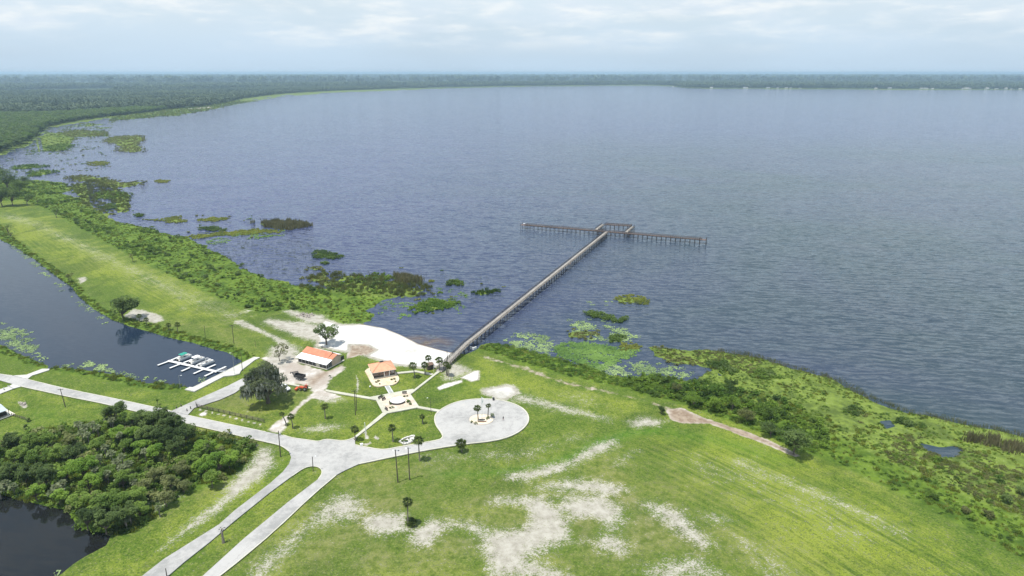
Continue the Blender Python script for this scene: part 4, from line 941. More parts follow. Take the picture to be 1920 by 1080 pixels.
# ---- palms
def frond_fan(rs, V, F, T, c, az, el, L, wide):
    """one fan leaf: a stalk and a folded, drooping fan of leaflets"""
    d = np.array([math.cos(az)*math.cos(el), math.sin(az)*math.cos(el), math.sin(el)]); s = np.array([-math.sin(az), math.cos(az), 0])
    up = np.cross(d, s)*-1; h = c+d*L*.42; k0 = len(V); V.append(tuple(c)); T.append(.2)
    n = 7; tone = rs.uniform(0, 1)
    for i in range(n):
        a = (i/(n-1)-.5)*2; r = L*(.62-.16*abs(a))*rs.uniform(.85, 1.1)
        p = h+(d*math.cos(a*1.25)+s*math.sin(a*1.25)*wide)*r+np.array([0, 0, -.24*L*(1-abs(a)*.2)*rs.uniform(.6, 1.3)])
        V.append(tuple(p)); T.append(tone)
        if i < n-1:
            a2 = ((i+.5)/(n-1)-.5)*2; q = h+(d*math.cos(a2*1.25)+s*math.sin(a2*1.25)*wide)*r*.62-up*.05*L+np.array([0, 0, -.05*L]); V.append(tuple(q)); T.append(tone*.7)
    V.append(tuple(h)); T.append(tone); hub = len(V)-1
    V.append(tuple(c+s*.05)); T.append(.2); F += [(k0, hub, len(V)-1)]
    for i in range(k0+1, hub-1): F.append((hub, i, i+1))
def palm_crown(seed, L=1.5, n=30, lo=-1.0, hi=1.35, wide=.9, mat=None, dead=0):
    rs = np.random.default_rng(seed); V = []; F = []; T = []
    for i in range(n):
        f = (i+.5)/n; el = hi+(lo-hi)*f; az = i*2.4+rs.uniform(-.3, .3); frond_fan(rs, V, F, T, np.array([0, 0, 0.]), az, el, L*rs.uniform(.85, 1.15)*(.8+.25*math.sin(f*3.1)), wide)
    me = mesh_np('crown', np.array(V), np.array(F), np.clip(T, 0, 1)); me.materials.append(mat or PFR); return me
def palm(cx, cy, bx, by, cpx, label, group='palms planted on the lawns', seed=0, n=30, name='palm_tree', cat='palm tree', dead=False, skirt=True, thick=.19):
    b, h, lean = above(bx, by, cx, cy); R0 = cpx/2/ppm(b); h -= LAND; h = max(h, 1.0)
    e = empty(name, b, 0, label, cat, group); rd = random.Random(seed)
    mb = MB(); bend = rd.uniform(-.25, .25)
    mb.tube([(0, 0, -.3), (lean*.25+bend*.4, 0, h*.35), (lean*.65+bend*.3, 0, h*.7), (lean, 0, h)], [thick*1.35, thick, thick*.88, thick*.8], 8)
    mb.build('trunk', PBARK, e)
    if dead:
        link('crown', palm_crown(seed+1, R0, 9, -.9, .7, .35, PSKD), e, (lean, 0, h)); return e
    link('crown', palm_crown(seed+1, R0*1.28, n, -1.0, 1.4), e, (lean, 0, h), (0, 0, rd.uniform(0, 6)))
    if skirt: link('dead_fronds', palm_crown(seed+2, R0*.6, 8, -1.45, -.85, .6, PSK), e, (lean, 0, h-.1))
    return e
PSKD = leafy('burnt_frond', (.02, .018, .015), (.06, .055, .045), scale=.3, trans=.05)
for i, a in enumerate([
 (774,683,778.5,707,15,'cabbage palm beside the curved path between the pavilion and the pier'),
 (796,681,797.5,701,13,'palm by the brown hut, left of the pier entrance'),
 (803,668,804.5,685,12,'palm standing on the beach sand behind the brown hut'),
 (823,672,824.5,694,13,'palm right at the foot of the pier railing, on its left side'),
 (836,680,837,703,12,'front palm of the close pair right of the pier entrance'),
 (608,759,610,784,12,'palm alone on the lawn between the gravel lane and the plaza path'),
 (528,773,537.5,797,9,'thin leaning palm at the gravel lane, leaning left'),
 (545,778,549,802,12,'curved palm at the lane corner, next to the leaning palm'),
 (665,802,666,825,15,'palm at the road end of the diagonal path'),
 (734.5,799,737,827,14,'palm in the middle of the roadside lawn, left of the stone bed'),
 (791.5,778,792.5,793,10,'small palm nearest the paved circle on the roadside lawn'),
 (784.5,822,787,863,17,'tall palm across the road from the stone bed, pale lower trunk'),
 (894.8,762,897,791.5,13,'left palm on the island of the paved circle'),
 (916,757.5,914.5,785,9,'right palm on the island of the paved circle, smaller crown'),
 (764,937,765,983,18,'palm alone on the sandy field with a palmetto bush at its foot'),
]):
    palm(*a, seed=700+7*i)
palm(864, 828, 866, 846, 18, 'short full palm on the grass edge just below the paved circle', seed=830, n=44, skirt=False)
palm(842, 685, 841, 705, 9, 'rear palm of the close pair right of the pier entrance', seed=835)
palm(415, 988, 419, 1016, 14, 'dead dark palm with drooping fronds on the grass median', seed=840, dead=True, name='dead_palm', cat='dead palm', group='palms planted on the lawns', thick=.32)
for i, a in enumerate([(315.5,607,317,618,9,'left palm of the pair on the canal bank'), (331.5,606,333,622,10,'right palm of the pair on the canal bank'), (260,590,262,602,9,'small palm on the canal bank just right of the round oak'), (273.5,597,275,609,9,'small palm on the canal bank, second right of the round oak')]):
    palm(*a, group='palms on the canal bank', seed=900+5*i, thick=.16)
def palmetto(b, r, label, group, seed, mat=None, n=26, name='palmetto_bush', cat='palmetto'):
    e = empty(name, b, seed % 6, label, cat, group)
    link('fronds', palm_crown(seed, r, n, .05, 1.45, .9, mat or PFP), e, (0, 0, .15)); return e
palmetto(at(773, 983), 2.0, 'dark palmetto bush right at the foot of the palm on the sand', None, 950, PFR)
palmetto(at(768, 977), 1.3, 'small dark palmetto sprout left behind the palm on the sand', None, 951, PFR)

# ---- broadleaf trees
def tree(bx, by, cx, cy, wpx, label, kind='oak', seed=0, squash=.78, group=None, name='oak_tree', cat='tree', leaves=None, lobes=None, leaf=None, mat=None, forks=1.0, rtrunk=None, lobe_r=.42):
    b, hc, lean = above(bx, by, cx, cy); rx = wpx/2/ppm(b); rz = rx*squash; hc = max(hc-LAND, rz*.62)
    lobes = lobes or 14; leaf = leaf or max(.20, rx*.060); n = leaves or int(min(5200, 900+230*rx*rx/(leaf/.3)**1.5))
    rs = np.random.default_rng(seed); P, tone, L = crown_points(rs, n, rx, rz, lobes, hc, lobe_r=lobe_r)
    P[:, 0] += lean*np.clip(P[:, 2]/hc, 0, 1.2); V, F = leaf_cloud(rs, P, leaf); me = mesh_np('crown', V, F, np.repeat(tone, 4)); me.materials.append(mat or LD)
    e = empty(name, b, 0, label, cat, group); L[:, 0] += lean*.8
    rt = rtrunk or max(.12, rx*.055)
    link('trunk', trunk_mesh('trunk', L, hc, rt, BARK, seed, forks), e); link('crown', me, e)
    return e, L, hc, rx
tree(231,598,231,571,52,'round dark oak on the canal bank beside the white sand patch',seed=11,leaves=4200)
tree(612,645,609,619,49,'open crowned oak standing on the beach behind the orange roofed hall',seed=12,leaves=2600,lobes=12,forks=1,lobe_r=.30,rtrunk=.38)
tree(524,676,524,655,38,'thin sparse tree at the lot corner behind the mossy oak',seed=13,leaves=900,lobes=9,lobe_r=.28,mat=LO,rtrunk=.16)
tree(131,528,131,516,16,'small bushy tree by a sand scrape on the canal bank',seed=14,leaves=900,lobes=7,mat=LO)
tree(249,490,248,478,15,'lone small sparse tree at the lake side of the levee',seed=15,leaves=500,lobes=7,lobe_r=.3,mat=LO)
tree(106,408,103,393,18,'thin dark tree leaning left at the far end of the levee',seed=16,leaves=700,lobes=7,lobe_r=.32)
tree(51,384,56,368,22,'single round tree next to the dark oak clump on the levee',seed=17,leaves=1300)
tree(71,382,70,376,9,'grey shrubby tree right of the single round tree',seed=18,leaves=400,mat=LO,squash=.9)
tree(16,442,15,425,18,'small dark tree on the canal bank at the left edge',seed=19,leaves=800)
tree(20,445,19,437,9,'low pale shrub just right of the small dark tree at the left edge',seed=191,leaves=300,mat=LO)
tree(295,758,294.5,747,8,'small sapling on the verge above the road',seed=20,leaves=240,mat=LG,lobes=5,rtrunk=.07)
for i, (bx, by, cx, cy, w_, lb) in enumerate([(24,385,25,362,34,'dark oak, rightmost in front of the levee clump'), (4,386,3,364,36,'dark oak at the left edge in front of the levee clump'), (38,362,38,345,30,'dark oak at the back right of the levee clump'), (14,352,12,333,44,'tallest dark oak at the back of the levee clump'), (46,352,46,336,20,'small dark oak poking out at the right of the levee clump'), (-22,370,-22,345,44,'dark oak at the far left of the levee clump'), (0,330,-4,318,26,'small dark oak behind the levee clump by the water')]):
    tree(bx, by, cx, cy, w_, lb, seed=30+i, group='dark oaks at the far end of the levee', leaves=2300)
# the big oak hung with moss
e, L, hc, rx = tree(503,754,495,716,108,'huge spreading oak hung with grey moss over the parked pickup',seed=21,squash=.80,lobes=38,leaves=8200,leaf=.36,lobe_r=.19,rtrunk=.7,mat=OAKG)
rs = np.random.default_rng(77); V = []; F = []; T = []
for l in L:
    for j in range(44):
        a = rs.uniform(0, 6.28); r = l[3]*rs.uniform(.3, 1.02); p = np.array([l[0]+r*math.cos(a), l[1]+r*math.sin(a), l[2]-l[3]*rs.uniform(-.35, .5)]); hh = rs.uniform(.8, 2.6); w_ = rs.uniform(.18, .45); q = rs.uniform(0, 3.14); s = np.array([math.cos(q), math.sin(q), 0])*w_
        k = len(V); V += [tuple(p-s), tuple(p+s), tuple(p+s*.8-[0, 0, hh*.55]), tuple(p-[0, 0, hh]), tuple(p-s*.8-[0, 0, hh*.5])]; F += [(k, k+1, k+2), (k, k+2, k+4), (k+4, k+2, k+3)]; T += [rs.uniform(0, 1)]*5
me = mesh_np('hanging_moss', np.array(V), np.array(F), T); me.materials.append(MOSS); tag(link('hanging_moss', me, e), kind='stuff')

# ---- the thicket between the road and the pond
BIG = [ # base x, base y, crown x, crown y, width px, kind
 (214,800,214,768,46,'d'), (268,818,266,788,50,'d'), (296,815,294,780,52,'d'), (325,822,322,788,50,'d'), (345,838,344,810,46,'d'), (305,838,303,812,52,'d'), (272,842,270,815,46,'d'), (330,855,328,832,40,'d'), (250,800,250,778,30,'m'),
 (222,825,221,808,36,'b'), (247,828,246,806,34,'b'), (262,858,262,836,38,'b'), (290,865,289,842,38,'b'), (235,850,234,830,30,'m'),
 (382,855,382,836,44,'b'), (412,885,411,862,50,'b'), (385,890,384,868,44,'b'), (430,878,430,858,38,'b'), (398,912,397,890,36,'m'), (365,878,364,856,32,'m'),
 (20,838,20,822,34,'d'), (55,842,55,822,36,'m'), (90,838,90,817,34,'m'), (35,866,34,846,40,'m'), (72,872,71,850,46,'m'), (108,868,107,846,42,'m'), (140,872,139,846,44,'d'), (12,905,12,882,46,'d'), (50,908,50,884,50,'d'), (90,915,90,885,50,'d'),
 (125,905,125,880,46,'b'), (160,898,160,868,48,'b'), (170,925,170,900,44,'b'), (70,938,70,915,38,'b'), (150,960,149,935,48,'m'), (185,965,184,938,52,'m'), (218,962,217,935,50,'m'), (250,950,250,925,46,'m'), (165,992,164,965,46,'d'), (200,1000,199,972,52,'d'), (235,985,234,958,50,'d'), (262,972,262,950,38,'m'),
 (200,905,200,885,40,'m'), (232,915,232,893,40,'m'), (290,905,290,884,38,'o'), (320,918,320,898,40,'o'), (340,895,340,875,36,'o'), (270,925,270,905,36,'o'), (312,948,312,930,34,'o'), (185,850,185,828,34,'m'), (130,838,130,820,30,'o'), (345,922,345,908,30,'o'), (-20,860,-20,840,44,'m'), (-25,905,-25,880,50,'d'), (112,948,112,925,34,'b')]
TM = leafy('tree_mid', (.075, .135, .020), (.235, .330, .060), scale=.12); TB = leafy('tree_bright', (.080, .165, .015), (.260, .380, .055), scale=.12); TO = leafy('tree_olive', (.090, .110, .035), (.260, .280, .105), scale=.12)
KN = {'d': ('dark dense oak', LD), 'm': ('mid green leafy tree', TM), 'b': ('bright green bushy tree', TB), 'o': ('olive scrub tree', TO)}
def ordw(i, n): return 'only one' if n == 1 else ('leftmost' if i == 0 else 'rightmost' if i == n-1 else 'second third fourth fifth sixth seventh eighth ninth tenth eleventh twelfth thirteenth fourteenth fifteenth sixteenth seventeenth eighteenth nineteenth twentieth twenty-first twenty-second'.split()[i-1]+' from the left')
def zone(x, y): return 'roadside part' if y < 830 else ('pond side' if (y > 930) else ('upper middle' if y < 872 else 'lower middle'))
groups = {}
for a in BIG: groups.setdefault((a[5], zone(a[0], a[3])), []).append(a)
sd_ = 2000
LIGHTBOX = []
for (k, z_), lst in groups.items():
    lst.sort(key=lambda a: a[2])
    for i, a in enumerate(lst):
        nm, mt = KN[k]; sd_ += 1
        tree(*a[:5], '%s in the %s of the thicket, %s' % (nm, z_, ordw(i, len(lst))), seed=sd_, group='trees of the thicket', name={'d': 'oak_tree', 'm': 'broadleaf_tree', 'b': 'bushy_tree', 'o': 'scrub_tree'}[k], mat=mt, leaves=4200 if k != 'o' else 2200, lobes=22, squash=.85 if k == 'd' else .7, lobe_r=.28)
PM = [(150,806,15),(163,812,16),(157,822,14),(176,806,14),(186,812,13),(168,826,13),(208,792,17),(213,798,14),(228,826,12),(395,845,16),(388,850,14),(212,862,16),(222,878,16),(232,868,14),(245,882,15),(232,890,16),(200,850,14),(190,870,14),(120,912,17),(108,920,18),(100,930,16),(118,928,15),(12,912,18),(28,918,16),(2,925,16),(246,972,16),(238,980,15),(275,858,14),(182,892,13),(205,900,14),(225,905,14),(252,908,13),(300,958,12)]
pg = {}
for p in PM: pg.setdefault('near the lone dark oak' if 140 < p[0] < 220 and p[1] < 830 else 'beside the bright bushes' if p[0] > 260 or (p[0] > 220 and p[1] < 830) else 'hanging over the pond' if p[1] > 905 else 'in the middle of the thicket', []).append(p)
for z_, lst in pg.items():
    lst.sort()
    for i, (x, y, w_) in enumerate(lst):
        b = at(x, y+9); r = w_/2/ppm(b)*1.15; sd_ += 1
        e = empty('cabbage_palm', b, 0, 'pale fronded cabbage palm %s, %s there' % (z_, ordw(i, len(lst))), 'palm', 'pale palms of the thicket')
        hh = 4.2 if y < 905 else 2.8
        mb = MB(); mb.tube([(0, 0, -.3), (0, 0, hh)], [.2, .16], 6); mb.build('trunk', PBARK, e)
        link('crown', palm_crown(sd_, r, 30, -.9, 1.4, .8, PFP), e, (0, 0, hh))
C_TH = protos('thicket', shrub_meshes('th_green', TM, 3, 160, .2, 1, 60)+shrub_meshes('th_dark', LG, 2, 160, .2, 1, 65)+shrub_meshes('th_olive', TO, 2, 140, .2, .9, 68))
scat_poly('understorey', BANKS[5], .26, C_TH, 7, .8, 2.3, 61, zmin=-.1, patch=(14, -.08))
scat_poly('understorey_grass', BANKS[5], .5, C_GR, 9, .8, 1.6, 62, zmin=-.1)
lap('trees')
# big bushes on the right hand bank
for i, (bx, by, cx, cy, w_, mt, lb) in enumerate([(1488,850,1486,818,66,LD,'large dark green bush beside the brown track on the right bank'), (1445,818,1443,800,34,LD,'smaller dark bush left behind the large dark bush'), (1240,775,1240,764,18,LD,'low dark shrub at the start of the right hand bushes'), (1270,735,1270,722,26,LO,'greyish twiggy bush among bright bushes right of the lily pond'), (1400,790,1400,775,38,LO,'olive grey bush between the bright bushes and the brown track'),
      (1340,770,1340,752,36,LB,'bright bush nearest the brown track, middle of the right bank'), (1300,762,1300,746,34,LB,'bright bush just left of the middle of the right bank'), (1372,768,1372,750,36,LB,'bright bush right of the middle of the right bank'), (1330,742,1330,728,34,LB,'bright bush at the water side of the right bank'), (1440,785,1440,770,36,LG,'mid green bush behind the large dark bush'),
      (1858,970,1857,962,24,LO,'grey twiggy shrub near the right edge, lowest of three'), (1890,940,1889,930,20,LD,'dark twiggy shrub near the right edge, middle of three'), (1918,925,1917,915,26,LD,'dark shrub cut by the right edge of the picture'), (1815,960,1815,955,20,LO,'low brownish shrub left of the twiggy ones near the right edge'), (1750,932,1750,925,24,LG,'low green shrub on the far right bank, leftmost of the five')]):
    tree(bx, by, cx, cy, w_, lb, seed=1200+i, mat=mt, name='bush', cat='bush', leaves=1800 if w_ > 30 else 700, squash=.62, lobes=12, lobe_r=.36, group='bushes of the right hand bank')
lap('bushes')
# ================================================================ pier
PW = plain('weathered_wood', (.31, .285, .25), .85, .14, 1.2); PWD = plain('dark_timber', (.085, .07, .06), .9, .2, 1.0); PRW = plain('red_brown_timber', (.125, .085, .07), .85, .2, 1.0)
DZ = 3.1
def build_pier():
    e = empty('fishing_pier', at(822, 696, 0), 0, 'long timber fishing pier with a T shaped end out in the lake', 'pier'); o = e.location.copy()
    A = at(822.5, 696.5, LAND); B = at(1139.5, 433.5, DZ)
    d2 = (B.xy-A.xy); Ls = d2.length; u = d2.normalized()
    def zdeck(s): return LAND+.15+(DZ-LAND-.15)*min(1, s/26.0)
    L1 = at(984, 421.5, DZ); L2 = at(1317, 449, DZ); c0 = at(1117, 431.0, DZ); c1 = at(1131.5, 420.5, DZ); c2 = at(1188, 423.8, DZ); c3 = at(1173, 436.2, DZ)
    runs = [(A, B, zdeck, 3.0, PW), (L1, L2, None, 3.0, PRW), (c0, c1, None, 2.6, PW), (c1, c2, None, 2.6, PRW), (c2, c3, None, 2.6, PW)]
    for i, (P, Q, zf, wd, mat) in enumerate(runs):
        P, Q = P.xy, Q.xy; v = Q-P; L = v.length; v.normalize(); nrm = Vector((-v.y, v.x)); ang = math.atan2(v.y, v.x)
        s0, s1 = (0, L) if i < 2 else (1.6, L-(1.6 if i in (4,) else 0)) if i != 3 else (1.4, L-1.4)
        if i == 0: s1 = L-1.5
        zf = zf or (lambda s: DZ)
        mb = MB(); k = 0; s = s0
        while s < s1-.2:                                     # deck boards
            z = zf(s); c = P+v*(s+.14); mb.box((c.x-o.x, c.y-o.y, z-.03+(k % 3)*.004-i*.007), (.255, wd*(1+.01*((k*7) % 5)), .06), ang); s += .30; k += 1
        q = mb.build('deck_boards', PW if mat is PW else PRW, e); tag(q, kind='stuff')
        mb = MB()                                            # stringers
        for sd in (-1, 1):
            a = [(P+v*t+nrm*sd*(wd/2-.25)) for t in (s0, min(26, s1), s1)]
            mb.tube([(p.x-o.x, p.y-o.y, zf(t)-.28) for p, t in zip(a, (s0, min(26, s1), s1))], .16, 4)
        mb.build('stringer', PWD, e)
        step = 4.4 if i == 0 else 3.5
        s = s0+(8 if i == 0 else .6)
        while s < s1:
            for sd in (-1, 1):
                c = P+v*s+nrm*sd*(wd/2-.1); mb = MB(); mb.tube([(0, 0, -2.2), (0, 0, zf(s)+.05)], .17, 6); mb.build('piling', PWD, e, (c.x-o.x, c.y-o.y, 0))
            c = P+v*s; mb = MB(); mb.box((0, 0, 0), (.2, wd+.3, .3), 0); q = mb.build('cross_beam', PWD, e, (c.x-o.x, c.y-o.y, zf(s)-.52), (0, 0, ang)); s += step
        # railings both sides: posts joined, rails as runs
        for sd in (-1, 1):
            gaps = []
            for (G0, gw) in ((B.xy, 2.2), (c0.xy, 1.7), (c3.xy, 1.7)):
                if i == 1: gaps.append(((G0-P).dot(v), gw, -1 if G0 is B.xy or (G0-B.xy).length < .1 else 1))
            mb = MB(); s = s0+.3
            segs = []; cur = s
            while s < s1:
                hit = any(abs(s-g) < gw and sg*sd > 0 for g, gw, sg in gaps)
                if not hit:
                    c = P+v*s+nrm*sd*(wd/2); z = zf(s); mb.box((c.x-o.x, c.y-o.y, z+.5), (.15, .15, 1.2), ang)
                else:
                    if s-cur > 1: segs.append((cur, s-.6))
                    cur = s+1.0
                s += 1.5
            segs.append((cur, s1)); tag(mb.build('railing_posts', PWD, e), kind='stuff')
            for a_, b_ in segs:
                for hz, rr in ((1.1, .10), (.72, .06), (.36, .06)):
                    ts = [a_]+([26] if a_ < 26 < b_ and i == 0 else [])+[b_]; mb = MB()
                    mb.tube([((P+v*t+nrm*sd*(wd/2)).x-o.x, (P+v*t+nrm*sd*(wd/2)).y-o.y, zf(t)+hz) for t in ts], rr, 4); mb.build('handrail', PWD if hz < 1 else PW if i == 0 and sd < 0 and False else PWD, e)
    # wider platforms at both ends of the cross arm, with corner posts
    for (P, sg) in ((L1, -1), (L2, 1)):
        v = (L2.xy-L1.xy).normalized(); ang = math.atan2(v.y, v.x); c = P.xy+v*sg*.5
        mb = MB(); mb.box((c.x-o.x, c.y-o.y, DZ-.1), (5, 4.4, .14), ang)
        mb.build('end_platform', PRW, e)
        for a_ in (-2.3, 2.3):
            for b_ in (-2.0, 2.0):
                q = c+v*a_+Vector((-v.y, v.x))*b_; mb = MB(); mb.tube([(0, 0, -2.2), (0, 0, DZ+1.5)], .2, 6); mb.build('piling', PWD, e, (q.x-o.x, q.y-o.y, 0))
        if sg < 0:
            mb = MB(); mb.box((c.x-o.x, c.y-o.y, DZ+1.0), (1.6, 1.0, .08), ang); mb.box((c.x-o.x, c.y-o.y, DZ+.45), (.2, .6, 1.0), ang); mb.build('fish_table', WHITE, e)
    # bump-out with a ladder half way
    c = at(1067, 494.5, DZ).xy; mb = MB(); mb.box((c.x-o.x, c.y-o.y, DZ-.12), (3.6, 1.8, .14), math.atan2(u.y, u.x)); mb.build('bump_out', PRW, e)
build_pier()
# hut, bollards and bits at the pier foot
b = at(806, 691); e = empty('brown_hut', b, .5, 'small brown timber hut with sloped roof at the foot of the pier', 'hut')
MB().box((0, 0, 1.0), (2.7, 1.8, 2.0)).build('wall', PRW, e); mb = MB(); mb.box((0, 0, 2.15), (3.2, 2.4, .14), rot=Matrix.Rotation(.12, 3, 'X')); mb.build('roof', plain('brown_roof', (.16, .10, .07)), e); MB().box((.4, -.93, .85), (.8, .06, 1.7)).build('door', DARKM, e)

# ================================================================ buildings
ORR = plain('orange_metal_roof', (.50, .185, .10), .6, .13, .5); WHR = plain('white_metal_roof', (.80, .80, .79), .5, .05, .3); PCR = plain('peach_shingle_roof', (.56, .285, .17), .85, .08, .7)
def hall():
    A = at(559, 678.6); B = at(613, 692.6); Cc = at(648, 676.4); v = (B-A).xy; L = v.length; v.normalize(); n = Vector((-v.y, v.x)); Wd = (Cc-B).xy.dot(n); ang = math.atan2(v.y, v.x)
    e = empty('park_hall', A, ang, 'orange roofed park hall with white lean to roofs, open screened sides', 'building')
    lf, lb_ = Wd*.31, Wd*.17; eave, hi, ridge = 2.3, 3.35, 4.75; x0, x1 = 0, L; y0, y1 = 0, Wd; ym = lf+(Wd-lf-lb_)*.62
    MB().box((L/2, Wd/2, .03), (L+.6, Wd+.6, .24)).build('floor_slab', CREAM, e)
    def sheet(name, mat, P, th=.09):
        mb = MB(); q = [Vector(p) for p in P]; nn = (q[1]-q[0]).cross(q[2]-q[0]).normalized()*th; k = len(q)
        mb.add(q+[p-nn for p in q], [tuple(range(k)), tuple(range(2*k-1, k-1, -1))]+[(i, k+i, k+(i+1) % k, (i+1) % k) for i in range(k)]); return mb.build(name, mat, e)
    xr = L*.86
    ys0, ys1 = lf, Wd-lb_
    sheet('roof_panel', ORR, [(-.6, ys0-.1, hi), (xr, ys0-.1, hi), (xr, ym, ridge), (-.6, ym, ridge)])
    sheet('roof_panel', ORR, [(xr, ys1+.1, hi), (-.6, ys1+.1, hi), (-.6, ym+.01, ridge), (xr, ym+.01, ridge)])
    lo = .45
    sheet('gable_roof', ORR, [(xr+.02, ys0-.1, hi-.1), (L+.3, ys0-.1, hi-.1), (L+.3, ym, ridge-lo), (xr+.02, ym, ridge-lo)])
    sheet('gable_roof', ORR, [(L+.3, ys1+.1, hi-.1), (xr+.02, ys1+.1, hi-.1), (xr+.02, ym+.01, ridge-lo), (L+.3, ym+.01, ridge-lo)])
    sheet('lean_to_roof', WHR, [(-.7, -.7, eave), (L+.5, -.7, eave), (L+.5, ys0-.12, hi-.14), (-.7, ys0-.12, hi-.14)])
    sheet('lean_to_roof', WHR, [(xr+1.0, y1+.7, eave), (-.7, y1+.7, eave), (-.7, ys1+.12, hi-.14), (xr+1.0, ys1+.12, hi-.14)])
    # standing seams
    mb = MB()
    for i in range(22):
        x = -.4+i*(xr+.3)/22
        mb.tube([(x, ys0-.05, hi+.03), (x, ym, ridge+.03)], .025, 4); mb.tube([(x, ys1+.05, hi+.03), (x, ym, ridge+.03)], .025, 4)
    tag(mb.build('roof_seams', ORR, e), kind='stuff')
    MB().box((xr-.2, ym, ridge-.1), (.12, .6, .5)).build('gable_step', DARKM, e)
    mb = MB(); mb.add([(xr+.01, ys0, hi-.2), (xr+.01, ym, ridge-.06), (xr+.01, ys1, hi-.2)], [(0, 1, 2)]); mb.build('gable_end', DARKM, e)
    MB().box((L/2, (ys0+ys1)/2, 1.6), (L-.4, ys1-ys0, 3.1)).build('wall', plain('hall_wall', (.30, .24, .20)), e)
    # arched gable wall on the near end
    mb = MB(); P = []
    for i in range(13):
        t = i/12; y = ys0+(ys1-ys0)*t; P.append((y, hi-.2+(ridge-lo-hi)*.8*(y-ys0)/(ym-ys0) if y < ym else hi-.2+(ridge-lo-hi)*.8*(ys1-y)/(ys1-ym)))
    V = [(L-.15, y, .1) for y, z in P]+[(L-.15, y, z) for y, z in P]+[(L+.05, y, .1) for y, z in P]+[(L+.05, y, z) for y, z in P]; k = 13
    F = [(2*k+i, 2*k+i+1, 3*k+i+1, 3*k+i) for i in range(k-1)]+[(k+i, k+i+1, i+1, i) for i in range(k-1)]+[(3*k+i, 3*k+i+1, k+i+1, k+i) for i in range(k-1)]
    mb.add(V, F); mb.build('arched_wall', plain('arch_wall', (.46, .36, .28)), e)
    nposts = 9
    for i in range(nposts):
        x = .15+i*(L-.3)/(nposts-1); MB().box((x, .12, 1.05), (.16, .16, 2.1)).build('post', CREAM if i in (0, 8) else STEEL, e)
    for i in range(nposts-1):
        x = .15+(i+.5)*(L-.3)/(nposts-1); MB().box((x, .2, 1.0), ((L-.3)/(nposts-1)-.2, .04, 1.9)).build('screen', GLASS if i != 5 else CREAM, e)
    for i in range(4):
        y = .1+i*(ys0-.2)/3; MB().box((L-.12, y, 1.15), (.14, .14, 2.2)).build('post', STEEL, e)
    for i in range(3):
        y = .1+(i+.5)*(ys0-.2)/3; MB().box((L-.2, y, 1.0), (.04, (ys0-.2)/3-.2, 1.9)).build('screen', GLASS, e)
    for i in range(6):
        x = .15+i*(L*.86)/5; MB().box((x, y1-.1, 1.1), (.16, .16, 2.1)).build('post', STEEL, e)
    MB().box((L-.5, ys1+1.4, 1.0), (.2, 2.4, 2.0)).build('side_wall', DARKM, e)
hall()
